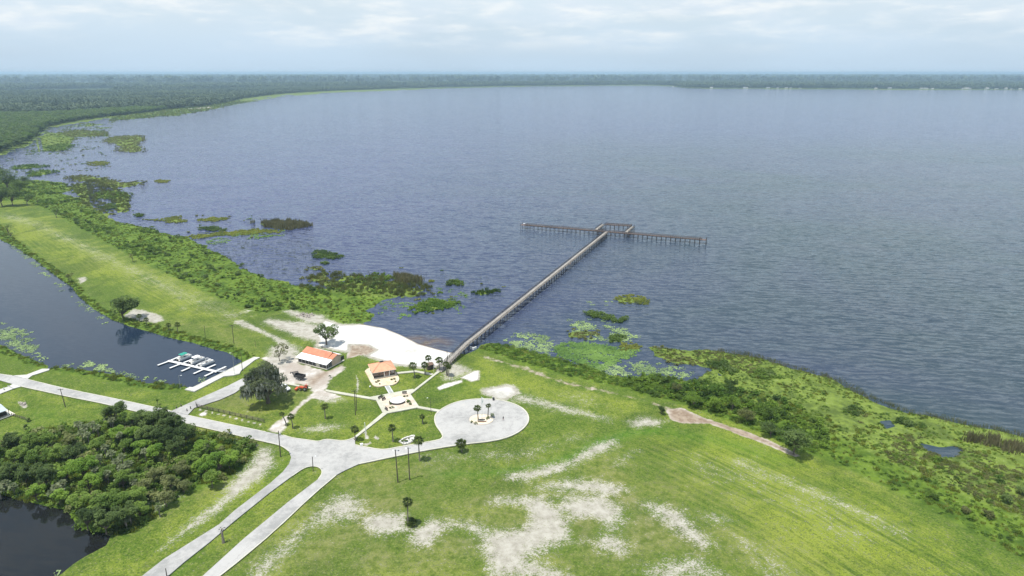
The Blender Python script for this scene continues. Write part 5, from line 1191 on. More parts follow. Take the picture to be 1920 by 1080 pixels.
def pavilion():
    # terrace first
    T = [(684,696.5),(690,691),(712,686),(730,684),(738,690),(744,702),(749.5,710),(746,717.5),(738,722),(730,723),(722,723.5),(710,725.8),(700,724),(695,717),(688,703)]
    ter = slab('terrace', smooth_line(gp(T)+[gp(T)[0]], 1)[:-1], .4, LAND+.22, concrete_mat('sandy_pavers', (.50, .38, .24), (.66, .56, .42)), kind='structure')
    A = at(701, 712.2); B = at(741, 705.2); Cc = at(731, 691); v = (B-A).xy; L = v.length; v.normalize(); n = Vector((-v.y, v.x)); Wd = (Cc-B).xy.dot(n); ang = math.atan2(v.y, v.x)
    e = empty('pavilion', A+Vector((0, 0, .22)), ang, 'peach hip roofed picnic pavilion on a round stone terrace', 'pavilion')
    zf = .42
    MB().box((L/2, Wd/2, zf/2), (L+.4, Wd+.4, zf)).build('floor_slab', CREAM, e)
    ev, rg = 2.75+zf, 4.9+zf; ox = .5
    x0, x1, y0, y1 = -ox, L+ox, -ox, Wd+ox; ins = (Wd+2*ox)/2*.95; R0 = (x0+ins, Wd/2, rg); R1 = (x1-ins, Wd/2, rg)
    C4 = [(x0, y0, ev), (x1, y0, ev), (x1, y1, ev), (x0, y1, ev)]
    th = .12
    for P in ([C4[0], C4[1], R1, R0], [C4[1], C4[2], R1], [C4[2], C4[3], R0, R1], [C4[3], C4[0], R0]):
        q = [Vector(p) for p in P]; k = len(q); mb = MB(); mb.add(q+[p-Vector((0, 0, th)) for p in q], [tuple(range(k)), tuple(range(2*k-1, k-1, -1))]+[(i, k+i, k+(i+1) % k, (i+1) % k) for i in range(k)]); mb.build('roof_plane', PCR, e)
    for a_, b_ in ((C4[0], R0), (C4[3], R0), (C4[1], R1), (C4[2], R1), (R0, R1)):
        mb = MB(); mb.tube([Vector(a_)+Vector((0, 0, .05)), Vector(b_)+Vector((0, 0, .05))], .09, 4); mb.build('ridge_cap', plain('peach_cap', (.50, .22, .13)), e)
    MB().box((R0[0]+.5, Wd/2, rg+.22), (1.5, .6, .3)).build('roof_vent', DARKM, e)
    for P in ((0, 1), (1, 2), (2, 3), (3, 0)):
        a_, b_ = Vector(C4[P[0]]), Vector(C4[P[1]]); mb = MB(); mb.tube([a_-Vector((0, 0, .16)), b_-Vector((0, 0, .16))], .09, 4); mb.build('fascia', plain('fascia', (.60, .52, .42)), e)
    for i in range(5):
        for y in (.2, Wd-.2):
            MB().box((.2+i*(L-.4)/4, y, zf+1.37), (.26, .26, 2.74)).build('column', WHITE if i in (2, 3) else PWD, e)
    for y in (Wd*.5,):
        MB().box((.2, y, zf+1.37), (.26, .26, 2.74)).build('column', WHITE, e); MB().box((L-.2, y, zf+1.37), (.26, .26, 2.74)).build('column', WHITE, e)
    for i in (0, 1, 3):
        x = .2+(i+.5)*(L-.4)/4; MB().box((x, .2, zf+.95), ((L-.4)/4-.3, .05, .08)).build('rail', PWD, e); MB().box((x, .2, zf+.45), ((L-.4)/4-.3, .04, .75)).build('balustrade', GLASS, e)
    for i in range(3):
        x = 1.6+i*(L-3.2)/2; t = MB(); t.box((x, Wd*.55, zf+.75), (1.8, .8, .06)); t.box((x, Wd*.55, zf+.36), (.1, .5, .72)); t.box((x, Wd*.55-.7, zf+.45), (1.8, .28, .05)); t.box((x, Wd*.55+.7, zf+.45), (1.8, .28, .05)); t.box((x, Wd*.55, zf+.42), (.08, 1.5, .06))
        q = t.build('picnic_table', PRW, None, e.location, (0, 0, ang)); tag(q, 'brown picnic table inside the pavilion, %s of three' % ('left', 'middle', 'right')[i], 'picnic table', 'picnic tables in the pavilion')
    # white banner on the roof ridge corner
    return e
pavilion()
# flight of steps down to the plaza
e0 = at(725.5, 723.5); e1 = at(733.5, 737); v = (e1-e0).xy; L = v.length; ang = math.atan2(v.y, v.x)
e = empty('garden_steps', e0, ang, 'grey stepping slabs leading from the terrace down to the plaza', 'steps'); gm = concrete_mat('grey_slab', (.30, .31, .30), (.42, .42, .41))
MB().box((L/2, 0, .05), (L, 2.0, .12)).build('bed', concrete_mat('pale_strip', (.44, .45, .42), (.55, .56, .53)), e)
for i in range(9):
    MB().box((L*(i+.5)/9, 0, .15), (L/9*.72, 1.15, .08)).build('slab', gm, e)

def carport():
    A = at(-8, 789); B = at(26, 776.5); v = (B-A).xy; L = v.length; v.normalize(); n = Vector((-v.y, v.x)); ang = math.atan2(v.y, v.x); s = ppm(A)
    e = empty('metal_carport', A, ang, 'open sided metal roofed shelter with stored benches at the left edge', 'shelter')
    W_ = 7.0; MB().box((L/2-3, W_/2, .08), (L+6.5, W_+1.2, .2)).build('floor_slab', CREAM, e)
    RM = plain('pale_metal_roof', (.50, .55, .57), .4, .06, .5, .3)
    mb = MB(); mb.box((L/2-3.6, W_*.32, 3.05), (L+4.0, W_*.72, .1), rot=Matrix.Rotation(.22, 3, 'X')); mb.build('roof_panel', RM, e)
    mb = MB(); mb.box((L/2-3.6, W_*.95, 3.1), (L+4.0, W_*.6, .1), rot=Matrix.Rotation(-.22, 3, 'X')); mb.build('roof_panel', RM, e)
    for i in range(4):
        for y in (.4, W_-.2): MB().box((L-1.2-i*2.8, y, 1.45), (.16, .16, 2.6)).build('post', DARKM, e)
    for i in range(3):
        MB().box((L-2.6-i*2.8, .7, .62), (2.0, .6, .1)).build('bench', PWD, e); MB().box((L-2.6-i*2.8, 1.6, .9), (2.0, .8, 1.2)).build('crate', GLASS if i % 2 else DARKM, e)
carport()
# low hedge and wire fence beyond the shelter
e = empty('post_and_wire_fence', at(22, 779), 0, 'dark low fence running from the shelter across the lawn', 'fence')
P = [at(22,779), at(37,783.5), at(51,788)]; o = P[0]
for a_, b_ in zip(P[:-1], P[1:]):
    for k in range(4):
        p = a_.lerp(b_, k/4); MB().box((0, 0, .55), (.14, .14, 1.1)).build('post', PWD, e, p-o)
    for h in (.4, .7, 1.0): mb = MB(); mb.tube([a_-o+Vector((0, 0, h)), b_-o+Vector((0, 0, h))], .05, 4); mb.build('rail', PWD, e)
tree(47,803,47,797,9,'tiny dark shrub on the lawn below the shelter fence',seed=1301,leaves=260,mat=LD,name='bush',cat='bush',squash=.9)
tree(52,789,52,784,8,'dark shrub at the end of the shelter fence',seed=1302,leaves=260,mat=LD,name='bush',cat='bush',squash=.9)

# ================================================================ floating dock and boats
DOCK = plain('dock_plank', (.62, .62, .60), .7, .06, 1.5); FLOAT = plain('dock_float', (.04, .04, .045))
def dock():
    z = .45; S0 = at(317.5, 676.4, z); S1 = at(405, 696.2, z); v = (S1-S0).xy; L = v.length; v.normalize(); ang = math.atan2(v.y, v.x)
    e = empty('floating_dock', (S0.x, S0.y, 0), ang, 'white floating dock with finger piers on both sides of one walkway', 'dock')
    def loc(px, py):
        p = at(px, py, z).xy-S0.xy; return Vector((p.dot(v), p.dot(Vector((-v.y, v.x)))))
    MB().box((L/2, 0, z-.06), (L+1.5, 1.5, .12)).build('walkway', DOCK, e); MB().box((L/2, 0, .12), (L+1.2, 1.2, .4)).build('float', FLOAT, e)
    F = [((296.4,684.3),(317.8,676.4)), ((319,689.6),(339.5,681.5)), ((341,695.3),(359,687.5)), ((363.8,700),(383,691.4)), ((384.6,704.6),(402,696.4)),
         ((337,668),(317.8,676.4)), ((359.5,673.8),(341,681)), ((403.4,683.6),(385,691.4)), ((423,687.4),(404,695.6)), ((379,680),(362,688))]
    for k, (a_, b_) in enumerate(F):
        p, q = loc(*a_), loc(*b_); d = p-q; l = d.length; an = math.atan2(d.y, d.x); d.normalize(); c = q+d*(l/2+.5)
        MB().box((c.x, c.y, z-.06), (l-.6, .95, .12), an).build('finger_pier', DOCK, e); MB().box((c.x, c.y, .12), (l-.9, .7, .4), an).build('float', FLOAT, e)
    g0, g1 = loc(406.5, 696.4), loc(424.5, 696.6); c = (g0+g1)/2; d = g1-g0; MB().box((c.x, c.y, z+.12), (d.length, 1.0, .1), math.atan2(d.y, d.x)).build('gangway', STEEL, e)
    for sd in (-.5, .5):
        nn = Vector((-d.y, d.x)).normalized()*sd; mb = MB(); mb.tube([(g0.x+nn.x, g0.y+nn.y, z+1), (g1.x+nn.x, g1.y+nn.y, z+1.1)], .04, 4)
        for t in (0, .33, .66, 1):
            p = g0.lerp(g1, t)+nn; mb.tube([(p.x, p.y, z), (p.x, p.y, z+1.03)], .035, 4)
        mb.build('gangway_rail', STEEL, e)
    return e
dock()
def pontoon(px, py, fwd, label, bim=None, L=6.6, cover=True, scale=1.0):
    b = at(px, py, 0); f = at(px+fwd[0], py+fwd[1], 0)-b; ang = math.atan2(f.y, f.x)
    e = empty('pontoon_boat', b, ang, label, 'pontoon boat', 'boats moored at the floating dock')
    for s in (-1, 1):
        mb = MB(); mb.tube([(-L/2, s*.85, .18), (L/2-.6, s*.85, .18), (L/2, s*.85, .4)], [.33, .33, .08], 8); mb.build('pontoon', STEEL, e)
    MB().box((0, 0, .56), (L-.4, 2.5, .1)).build('deck', plain('boat_deck', (.55, .53, .49)), e)
    for s in (-1, 1): MB().box((-.1, s*1.2, .95), (L-.9, .06, .68)).build('side_panel', WHITE, e)
    MB().box((L/2-.55, 0, .95), (.06, 2.4, .68)).build('bow_gate', WHITE, e)
    for s in (-1, 1): MB().box((L/2-1.6, s*.88, .86), (1.7, .55, .5)).build('seat', plain('boat_seat', (.68, .66, .62)), e)
    MB().box((-L/2+1.0, .6, .86), (1.2, .9, .5)).build('seat', MATS['boat_seat'], e)
    MB().box((-.2, -.75, 1.05), (.7, .6, .9)).build('console', DARKM, e)
    MB().box((-L/2-.1, 0, .75), (.45, .4, .8)).build('outboard_motor', DARKM, e)
    if bim:
        mb = MB(); mb.smooth = False
        nx = 6; V = []
        for i in range(nx+1):
            for j in range(5):
                x = -1.5+3.0*i/nx; y = -1.25+2.5*j/4; V.append((x-.4, y, 2.55+.22*math.cos(y*1.1)-.05*((x)/1.5)**2))
        F = [(i*5+j, (i+1)*5+j, (i+1)*5+j+1, i*5+j+1) for i in range(nx) for j in range(4)]; k = len(V)
        mb.add(V+[(x, y, z-.05) for x, y, z in V], F+[tuple(k+q for q in f)[::-1] for f in F]); mb.build('canopy', bim, e)
        mb = MB()
        for s in (-1, 1):
            for x in (-1.8, .9): mb.tube([(-.4, s*1.18, 1.25), (x, s*1.2, 2.6)], .035, 4)
        mb.build('canopy_frame', STEEL, e)
    else:
        mb = MB()
        for x in (L/2-1.9,):
            mb.tube([(x-1.2, -1.15, 1.2), (x, -1.15, 2.4), (x, 1.15, 2.4), (x-1.2, 1.15, 1.2)], .05, 5); mb.tube([(x-1.2, -1.15, 1.2), (x-.6, -1.15, 2.5), (x-.6, 1.15, 2.5), (x-1.2, 1.15, 1.2)], .05, 5)
        mb.build('folded_frame', WHITE, e)
    return e
GRN = plain('green_canvas', (.015, .26, .19), .8, .08); WHC = plain('white_canvas', (.74, .74, .72), .8, .05)
pontoon(346, 672.8, (20, -8), 'pontoon boat with a green canopy, leftmost boat at the dock', GRN)
pontoon(370, 678.2, (20, -8), 'pontoon boat under a white canopy, middle boat at the dock', WHC, 7.0)
pontoon(387, 683.2, (20, -8), 'uncovered white pontoon boat, rightmost at the dock', None, 6.8)

# ================================================================ vehicles
def wheel(e, x, y, r, w_=.26, mat=None):
    mb = MB(); mb.tube([(x, y-w_/2, r), (x, y+w_/2, r)], r, 12); o = mb.build('wheel', DARKM, e)
    mb = MB(); mb.tube([(x, y-w_/2-.012, r), (x, y+w_/2+.012, r)], r*.55, 8); mb.build('rim', STEEL, o)
def pickup(px, py, fx, fy, label):
    b = at(px, py); f = at(fx, fy)-b; e = empty('pickup_truck', b, math.atan2(f.y, f.x), label, 'pickup truck'); WP = plain('car_white', (.74, .75, .77), .25, .03)
    prof = [(-2.75, .55), (-2.8, 1.05), (-1.05, 1.08), (-.98, 1.82), (.35, 1.86), (1.05, 1.22), (2.55, 1.08), (2.78, .85), (2.78, .5), (-2.7, .42)]
    mb = MB(); k = len(prof); 
    def ww(z): return .98 if z < 1.3 else .80
    V = [(x, -ww(z), z) for x, z in prof]+[(x, ww(z), z) for x, z in prof]
    mb.add(V, [tuple(range(k)), tuple(range(2*k-1, k-1, -1))]+[(i, k+i, k+(i+1) % k, (i+1) % k) for i in range(k)]); mb.build('body', WP, e)
    MB().box((-1.9, 0, 1.09), (1.55, 1.6, .05)).build('truck_bed', DARKM, e)
    for s in (-1, 1): MB().box((-1.9, s*.93, 1.2), (1.7, .09, .26)).build('bed_side', WP, e)
    MB().box((-2.76, 0, 1.2), (.07, 1.9, .26)).build('tailgate', WP, e)
    mb = MB(); mb.add([(.42, -.76, 1.80), (1.06, -.86, 1.26), (1.06, .86, 1.26), (.42, .76, 1.80)], [(0, 1, 2, 3)]); mb.v = [(x+.03, y, z+.03) for x, y, z in mb.v]; mb.build('windscreen', GLASS, e)
    for s in (-1, 1):
        mb = MB(); mb.add([(-.85, s*.93, 1.25), (.85, s*.93, 1.25), (.32, s*.83, 1.76), (-.82, s*.83, 1.76)], [(0, 1, 2, 3) if s < 0 else (3, 2, 1, 0)]); mb.build('side_window', GLASS, e)
        MB().box((2.74, s*.72, .88), (.1, .36, .16)).build('headlight', STEEL, e)
        MB().box((.75, s*1.08, 1.25), (.16, .2, .16)).build('wing_mirror', DARKM, e)
        for x in (-1.75, 1.75): wheel(e, x, s*.88, .4)
    MB().box((2.8, 0, .6), (.12, 1.8, .2)).build('bumper', STEEL, e)
    mb = MB(); mb.add([(-1.02, -.7, 1.25), (-1.02, .7, 1.25), (-1.0, .7, 1.74), (-1.0, -.7, 1.74)], [(3, 2, 1, 0)]); mb.build('rear_window', GLASS, e)
pickup(534, 730, 543, 734.7, 'white pickup parked in the shade at the edge of the mossy oak')
def trailer():
    b = at(561, 709.5); f = at(545, 706)-b; e = empty('dump_trailer', b, math.atan2(f.y, f.x), 'black open dump trailer with a bent gooseneck, on the gravel lot', 'trailer')
    BK = plain('black_steel', (.025, .025, .028), .45)
    MB().box((-.4, 0, .85), (4.4, 2.1, .14)).build('bed_floor', BK, e)
    for s in (-1, 1): MB().box((-.4, s*1.05, 1.35), (4.4, .08, 1.0)).build('side_panel', BK, e)
    MB().box((1.8, 0, 1.35), (.08, 2.1, 1.0)).build('front_panel', BK, e); MB().box((-2.6, 0, 1.5), (.08, 2.1, 1.3)).build('tailgate', BK, e)
    mb = MB(); mb.tube([(1.7, 0, .8), (2.8, 0, 1.0), (3.3, 0, 2.0), (4.1, 0, 2.1), (4.4, 0, 1.3)], [.2, .2, .18, .18, .14], 6); mb.build('gooseneck', BK, e)
    for s in (-1, 1):
        for x in (-1.2, -.3): wheel(e, x, s*1.2, .4)
trailer()
b = at(554, 700); e = empty('trailer_frame', b, .4, 'black rectangular steel frame lying behind the dump trailer', 'steel frame')
for y in (-.6, .6): MB().box((0, y, .45), (2.4, .18, .3)).build('side_bar', DARKM, e)
for x in (-1.1, 1.1): MB().box((x, 0, .45), (.18, 1.3, .3)).build('end_bar', DARKM, e)
def tractor():
    b = at(569, 731); f = at(557, 730.5)-b; e = empty('orange_tractor', b, math.atan2(f.y, f.x), 'orange red tractor with a front loader at the corner of the lot', 'tractor'); OR = plain('tractor_orange', (.60, .10, .035), .45, .08); 
    MB().box((.7, 0, 1.1), (1.7, .8, .7), taper=.9).build('hood', OR, e); MB().box((-.6, 0, .95), (1.3, .9, .6)).build('body', OR, e)
    for s in (-1, 1):
        wheel(e, -.9, s*.85, .75, .4); wheel(e, 1.1, s*.7, .45, .28)
        mb = MB(); mb.tube([(-1.6, s*.85, 1.35), (-1.3, s*.85, 1.68), (-.6, s*.85, 1.7), (-.1, s*.85, 1.3)], .14, 6); mb.build('fender', OR, e)
        mb = MB(); mb.tube([(.1, s*.55, 1.3), (1.6, s*.55, 1.5), (2.5, s*.55, .5)], .09, 5); mb.build('loader_arm', OR, e)
    mb = MB(); mb.box((2.8, 0, .4), (.7, 1.9, .65), taper=1.15); mb.build('bucket', OR, e)
    MB().box((-.8, 0, 1.55), (.5, .55, .5)).build('seat', DARKM, e)
    mb = MB(); mb.tube([(-1.3, -.6, 1.3), (-1.3, -.6, 2.5), (-1.3, .6, 2.5), (-1.3, .6, 1.3)], .06, 5); mb.build('roll_bar', OR, e)
    mb = MB(); mb.tube([(.1, 0, 1.3), (-.15, 0, 1.7)], .04, 5); mb.build('steering_column', DARKM, e); MB().box((1.2, .2, 1.7), (.1, .1, .6)).build('exhaust', DARKM, e)
tractor()
lap('buildings')
# ================================================================ poles, lamps, small things
def pole(tx, ty, bx, by, r, label, name='wooden_pole', cat='pole', mat=None, top=None, group=None, z=LAND):
    b, h, lean = above(bx, by, tx, ty, z); h -= z; lean = max(-h*.05, min(h*.05, lean))
    e = empty(name, b, 0, label, cat, group); mb = MB(); mb.tube([(0, 0, -.4), (lean, 0, h)], [r*1.15, r*.8], 8); mb.build('shaft', mat or WOODP, e)
    t = Vector((lean, 0, h))
    if top == 'cross':
        MB().box((t.x, 0, h-.35), (2.0, .12, .14)).build('crossarm', mat or WOODP, e)
        for x in (-.85, 0, .85): mb = MB(); mb.lathe([(.06, 0), (.08, .08), (.05, .2)], 8, c=(t.x+x, 0, h-.27)); mb.build('insulator', STEEL, e)
    if top == 'flood':
        MB().box((t.x, 0, h-.2), (1.5, .1, .1)).build('crossarm', STEEL, e)
        for x in (-.6, .6): MB().box((t.x+x, -.18, h-.1), (.5, .28, .36), rot=Matrix.Rotation(-.5, 3, 'X')).build('floodlight', WHITE if x < 0 else STEEL, e)
    if top == 'lampL' or top == 'lampR':
        s = -1 if top == 'lampL' else 1; mb = MB(); mb.tube([t, t+Vector((s*.5, 0, .22)), t+Vector((s*.8, 0, .2))], .05, 5); mb.build('lamp_arm', mat or STEEL, e); MB().box((t.x+s*1.0, 0, h+.18), (.5, .26, .14), taper=.7).build('lamp_head', WHITE, e)
    if top == 'transformer':
        mb = MB(); mb.lathe([(.22, 0), (.26, .08), (.26, .7), (.18, .8)], 10, c=(t.x+.38, 0, h-1.6)); mb.build('transformer', STEEL, e)
    return e
G = 'utility and lamp poles'
pole(741,840,746,903,.17,'tall dark pole below the road, left of the tall pair, casting a thin shadow',top='flood',group=G)
pole(765,836,768,898,.17,'tall dark pole below the road, right of the tall pair',top='flood',group=G)
pole(521.5,805,526,855,.16,'tall pole at the junction on the thicket side',group=G,top='transformer')
pole(585.7,853,587,882,.13,'short pole at the tip of the grass median',group=G,top='lampR')
pole(664,729,666.5,777,.14,'front pole of the close pair on the left lawn',group=G,top='cross')
pole(667,732,668.7,769,.13,'rear pole of the close pair on the left lawn',group=G)
pole(806.5,744,808.5,776,.07,'slim lamp post with a white head beside the circle path',name='lamp_post',cat='lamp post',mat=DARKM,top='lampL',group=G)
pole(112,726,122.5,762,.14,'pole on the lawn across the road from the boat ramp',group=G,top='cross')
pole(334.5,702,338,729,.07,'grey lamp post on the canal bank at the end of the seawall',name='lamp_post',cat='lamp post',mat=STEEL,top='lampR',group=G)
pole(435.5,660,439.5,702,.07,'grey lamp post on the seawall platform by the dock',name='lamp_post',cat='lamp post',mat=STEEL,top='lampL',group=G)
pole(451,658,454.5,695,.12,'dark wooden pole just right of the seawall lamp post',group=G)
pole(382.5,608,385,632,.10,'thin pole on the levee foot left of the taller one',group=G)
pole(434.5,607,438.6,643,.13,'taller pole on the levee foot right of the thin one',group=G,top='cross')
pole(477.5,635,479.2,649,.07,'short thin pole between the levee and the lot',group=G)
pole(838,654,839,703,.13,'tall dark pole at the foot of the pier, right side',group=G)
pole(812.5,672,813.5,698,.05,'slim white post at the pier entrance, left side',name='lamp_post',cat='lamp post',mat=WHITE,top='lampL',group=G)
pole(311.5,1062,312.5,1080,.12,'pole cut by the bottom edge beside the left carriageway',group=G)
pole(683.5,789,686,813,.13,'leaning white post on the roadside lawn by the diagonal path',name='white_post',cat='post',mat=WHITE)
pole(725,679,726,690,.05,'thin white post behind the pavilion roof',name='white_post',cat='post',mat=WHITE)
# flagpole
b, h, lean = above(903.5, 785, 905, 742); e = empty('flagpole', b, 0, 'tall white flagpole on the island of the paved circle', 'flagpole'); h -= LAND
mb = MB(); mb.tube([(0, 0, 0), (0, 0, h)], [.17, .09], 8); mb.build('pole', WHITE, e); mb = MB(); mb.lathe([(.02, 0), (.11, .1), (.02, .22)], 8, c=(0, 0, h)); mb.build('finial', WHITE, e)
mb = MB(); V = []
for i in range(7):
    for j in range(3): V.append((.05+j*.28+.05*math.sin(i*1.3+j), .10*math.sin(i*1.1+j*2), h-.2-i*.38))
F = [(i*3+j, i*3+j+1, i*3+j+4, i*3+j+3) for i in range(6) for j in range(2)]; mb.add(V+[(x, y+.03, z) for x, y, z in V], F+[tuple(k+21 for k in f)[::-1] for f in F]); mb.build('flag', WHC, e)
# island of the circle
cc = at(902.5, 787.2); IS = []
for i in range(28):
    a = 2*math.pi*i/28; IS.append(tuple(at(902.5+22*math.cos(a), 787+9.6*math.sin(a)).xy))
ISM = concrete_mat('island_sand', (.52, .42, .30), (.68, .60, .48)); slab('island', IS, .5, LAND+.15, ISM, kind='structure')
mb = MB(); ribbon(mb, IS, .3, .5, LAND+.22, True); tag(mb.build('island_kerb', concrete_mat('island_kerb', (.42, .36, .28), (.56, .50, .42))), kind='structure')
b = at(904, 790.5); e = empty('brick_monument', b, 0, 'low reddish brick planter in front of the flagpole', 'planter'); BRK = plain('red_brick', (.30, .17, .12), .9, .15, 2)
MB().box((0, 0, .35), (2.6, 1.1, .6)).build('wall', BRK, e); MB().box((0, 0, .70), (2.8, 1.3, .1)).build('cap', CREAM, e); MB().box((0, 0, .78), (2.2, .7, .08)).build('soil', PWD, e)
def bush(px, py, r, label, mat=None, group=None, n=200, flat=.8, seed=0, z=LAND):
    rs = np.random.default_rng(seed); P, tone, L = crown_points(rs, n, r, r*.8, 6, r*.45, lobe_r=.45); P[:, 2] = np.abs(P[:, 2])*flat; V, F = leaf_cloud(rs, P, max(.12, r*.17)); me = mesh_np('shrub', V, F, np.repeat(tone, 4)); me.materials.append(mat or LD)
    o = link('shrub', me, loc=at(px, py, z)+Vector((0, 0, .1))); return tag(o, label, 'shrub', group)
for i, (x, y, r, lb) in enumerate([(884,792,.6,'dark low plant at the left rim of the circle island'), (892,795,.7,'dark low plant at the lower left rim of the circle island'), (914.8,785.5,.8,'dark shrub at the foot of the right island palm'), (922.5,779.5,.9,'dark low shrub at the right end of the circle island'),
    (715.5,744,1.0,'round dark shrub at the left back corner of the plaza'), (758,743.5,.55,'left shrub of the pair behind the round seat'), (762.5,743.5,.55,'right shrub of the pair behind the round seat'), (766,753.5,1.0,'largest plaza shrub, right of the round seat'), (768.5,758.5,.8,'plaza shrub below the largest one, right of the round seat'), (763,755,.55,'small plaza shrub touching the round seat on the right'), (732,765.5,.6,'left shrub of the pair in front of the round seat'), (736.5,764.8,.6,'right shrub of the pair in front of the round seat'), (732,758,.5,'small shrub at the left end of the curved seat wall'),
    (706,717.5,.6,'left of two terrace shrubs on the left, in front of the pavilion'), (710.5,715.5,.7,'right of two terrace shrubs on the left, in front of the pavilion'), (734.5,712.5,.6,'left of two terrace shrubs on the right, in front of the pavilion'), (739,711.5,.7,'right of two terrace shrubs on the right, in front of the pavilion'), (712,720.5,.5,'lowest terrace shrub in front of the pavilion'), (742,716,.5,'small terrace shrub at the right rim'),
    (618.8,706.5,.75,'single small dark shrub on the lawn right of the hall'), (640,711,.01,'')]):
    if lb: bush(x, y, r, lb, seed=1500+i, z=LAND+.15)
# plaza: paved field, round platform and curved seat wall, benches
PV = gp([(712,745.5),(765,735.5),(781,759.5),(727,770.5)]); slab('paving', PV, LAND+.09, LAND+.118, concrete_mat('mottled_pavers', (.42, .33, .25), (.64, .56, .44)), kind='structure')
cc = at(745.8, 752.3, LAND); r = 14.3/ppm(cc); e = empty('round_seat', cc+Vector((0, 0, .1)), 0, 'pale round platform with a dark curved seat wall in the plaza', 'seat wall')
mb = MB(); mb.lathe([(r, 0), (r, .32), (r*.98, .36)], 40); mb.build('platform', concrete_mat('platform', (.60, .58, .55), (.70, .68, .66)), e)
mb = MB(); V = []; K = 22
for i in range(K+1):
    a = math.radians(198+i*(324-184)/K)
    for rr, z in ((r*1.0+.02, 0), (r+.02, .62), (r+.42, .62), (r+.42, 0)): V.append((rr*math.cos(a), rr*math.sin(a), z))
F = [(4*i+j, 4*i+j+1, 4*i+j+5, 4*i+j+4) for i in range(K) for j in range(3)]+[(3, 2, 1, 0), (4*K, 4*K+1, 4*K+2, 4*K+3)]
mb.add(V, F); mb.build('seat_wall', plain('dark_stone', (.07, .06, .055)), e)
def bench(px, py, rz, label):
    e = empty('park_bench', at(px, py)+Vector((0, 0, .1)), rz, label, 'bench', 'benches on the plaza')
    MB().box((0, 0, .45), (1.8, .45, .07)).build('seat', PWD, e); MB().box((0, .24, .78), (1.8, .07, .5), rot=Matrix.Rotation(-.15, 3, 'X')).build('backrest', PWD, e)
    for x in (-.75, .75): MB().box((x, 0, .21), (.08, .42, .42)).build('leg', DARKM, e)
bench(758.5, 738.8, .15, 'dark bench at the back right corner of the plaza'); bench(720, 750.5, 1.0, 'dark bench along the left side of the plaza'); bench(713, 747.5, 1.0, 'dark bench nearest the left path on the plaza'); bench(724, 769, -.9, 'grey bench at the lower left corner of the plaza')
# stone bed by the road: a curb and stones
SB = [(749.5,828),(757,822),(768,818.5),(777,816.5),(776,822),(770,829.5),(757,833)]
e = empty('stone_bed', at(763, 826), 0, 'boat shaped bed edged with white stones on the roadside lawn', 'stone bed'); o = at(763, 826); rd = random.Random(5)
SBG = [Vector((p[0]-o.x, p[1]-o.y)) for p in smooth_line(gp(SB)+[gp(SB)[0]], 1)[:-1]]; STN = plain('white_stone', (.62, .60, .55), .9, .1, 2)
for i in range(len(SBG)):
    a_, b_ = SBG[i], SBG[(i+1) % len(SBG)]
    for k in range(2):
        p = a_.lerp(b_, k/2); MB().box((p.x, p.y, .12), (rd.uniform(.5, .8), rd.uniform(.35, .5), .3), rd.uniform(0, 3), taper=.8).build('stone', STN, e)
for i in range(7):
    p = Vector((rd.uniform(-1.4, 1.4), rd.uniform(-.6, .6))); q = bush(763+p.x*3, 825+p.y*2, .35, 'x', seed=1600+i); q.name = 'plant'; q.parent = e; q.location = (p.x*1.3, p.y*1.2, .1)
    for k in ('label', 'category'): del q[k]
# white box, disc cover, and boulders
b = at(678, 836); e = empty('utility_box', b, .3, 'small white utility box at the corner of the roadside lawn', 'utility box'); MB().box((0, 0, .4), (.9, .6, .8)).build('body', WHITE, e); MB().box((0, 0, .83), (1.0, .7, .06)).build('lid', WHITE, e)
b = at(694, 725.2); e = empty('ground_light', b, 0, 'white round cover on the lawn below the terrace', 'ground light'); mb = MB(); mb.lathe([(.3, 0), (.3, .3), (.2, .42)], 12); mb.build('cover', WHITE, e); mb = MB(); mb.lathe([(.36, 0), (.36, .08)], 12); mb.build('base', STEEL, e)
b = at(925.4, 750.5); e = empty('litter_bin', b, 0, 'black litter bin on the far rim of the paved circle', 'litter bin'); mb = MB(); mb.lathe([(.34, 0), (.38, .1), (.42, .95), (.36, 1.0)], 12); mb.build('body', DARKM, e); mb = MB(); mb.lathe([(.44, 1.0), (.40, 1.12), (.1, 1.18)], 12); mb.build('lid', DARKM, e)
b = at(747, 845.2); e = empty('manhole_cover', b+Vector((0, 0, .055)), 0, 'small dark drain cover in the road by the tall poles', 'drain cover'); mb = MB(); mb.lathe([(.32, 0), (.32, .03)], 14); mb.build('lid', DARKM, e); mb = MB(); mb.lathe([(.40, 0), (.40, .015)], 14); mb.build('rim', STEEL, e)
# split rail fence
P0, P1 = at(369, 763), at(495.5, 791.5); P2 = at(497, 785)
e = empty('rail_fence', P0, 0, 'long dark post and rail fence between the mossy oak and the road', 'fence')
def fence_run(A, B, n):
    for i in range(n+1):
        p = A.lerp(B, i/n)-P0; MB().box((0, 0, .62), (.17, .17, 1.3)).build('post', PWD, e, p)
    for i in range(n):
        a_, b_ = A.lerp(B, i/n)-P0, A.lerp(B, (i+1)/n)-P0
        for h in (.35, .75, 1.15): mb = MB(); mb.tube([a_+Vector((0, 0, h)), b_+Vector((0, 0, h))], .10, 4); mb.build('rail', PWD, e)
fence_run(P0, P1, 12); fence_run(at(368, 759.5), P0, 1)
for i, (x, y, lb) in enumerate([(357.5,766.5,'dark bollard right of the side road mouth, upper'), (351,771,'dark bollard right of the side road mouth, lower'), (340,762.5,'dark bollard left of the side road mouth, upper'), (331,766,'dark bollard left of the side road mouth, lower')]):
    e = empty('bollard', at(x, y), 0, lb, 'bollard', 'bollards at the side road'); mb = MB(); mb.lathe([(.18, 0), (.18, 1.0), (.12, 1.08)], 8); mb.build('post', PWD, e); mb = MB(); mb.lathe([(.19, 0), (.19, .1)], 8, c=(0, 0, .82)); mb.build('band', STEEL, e)
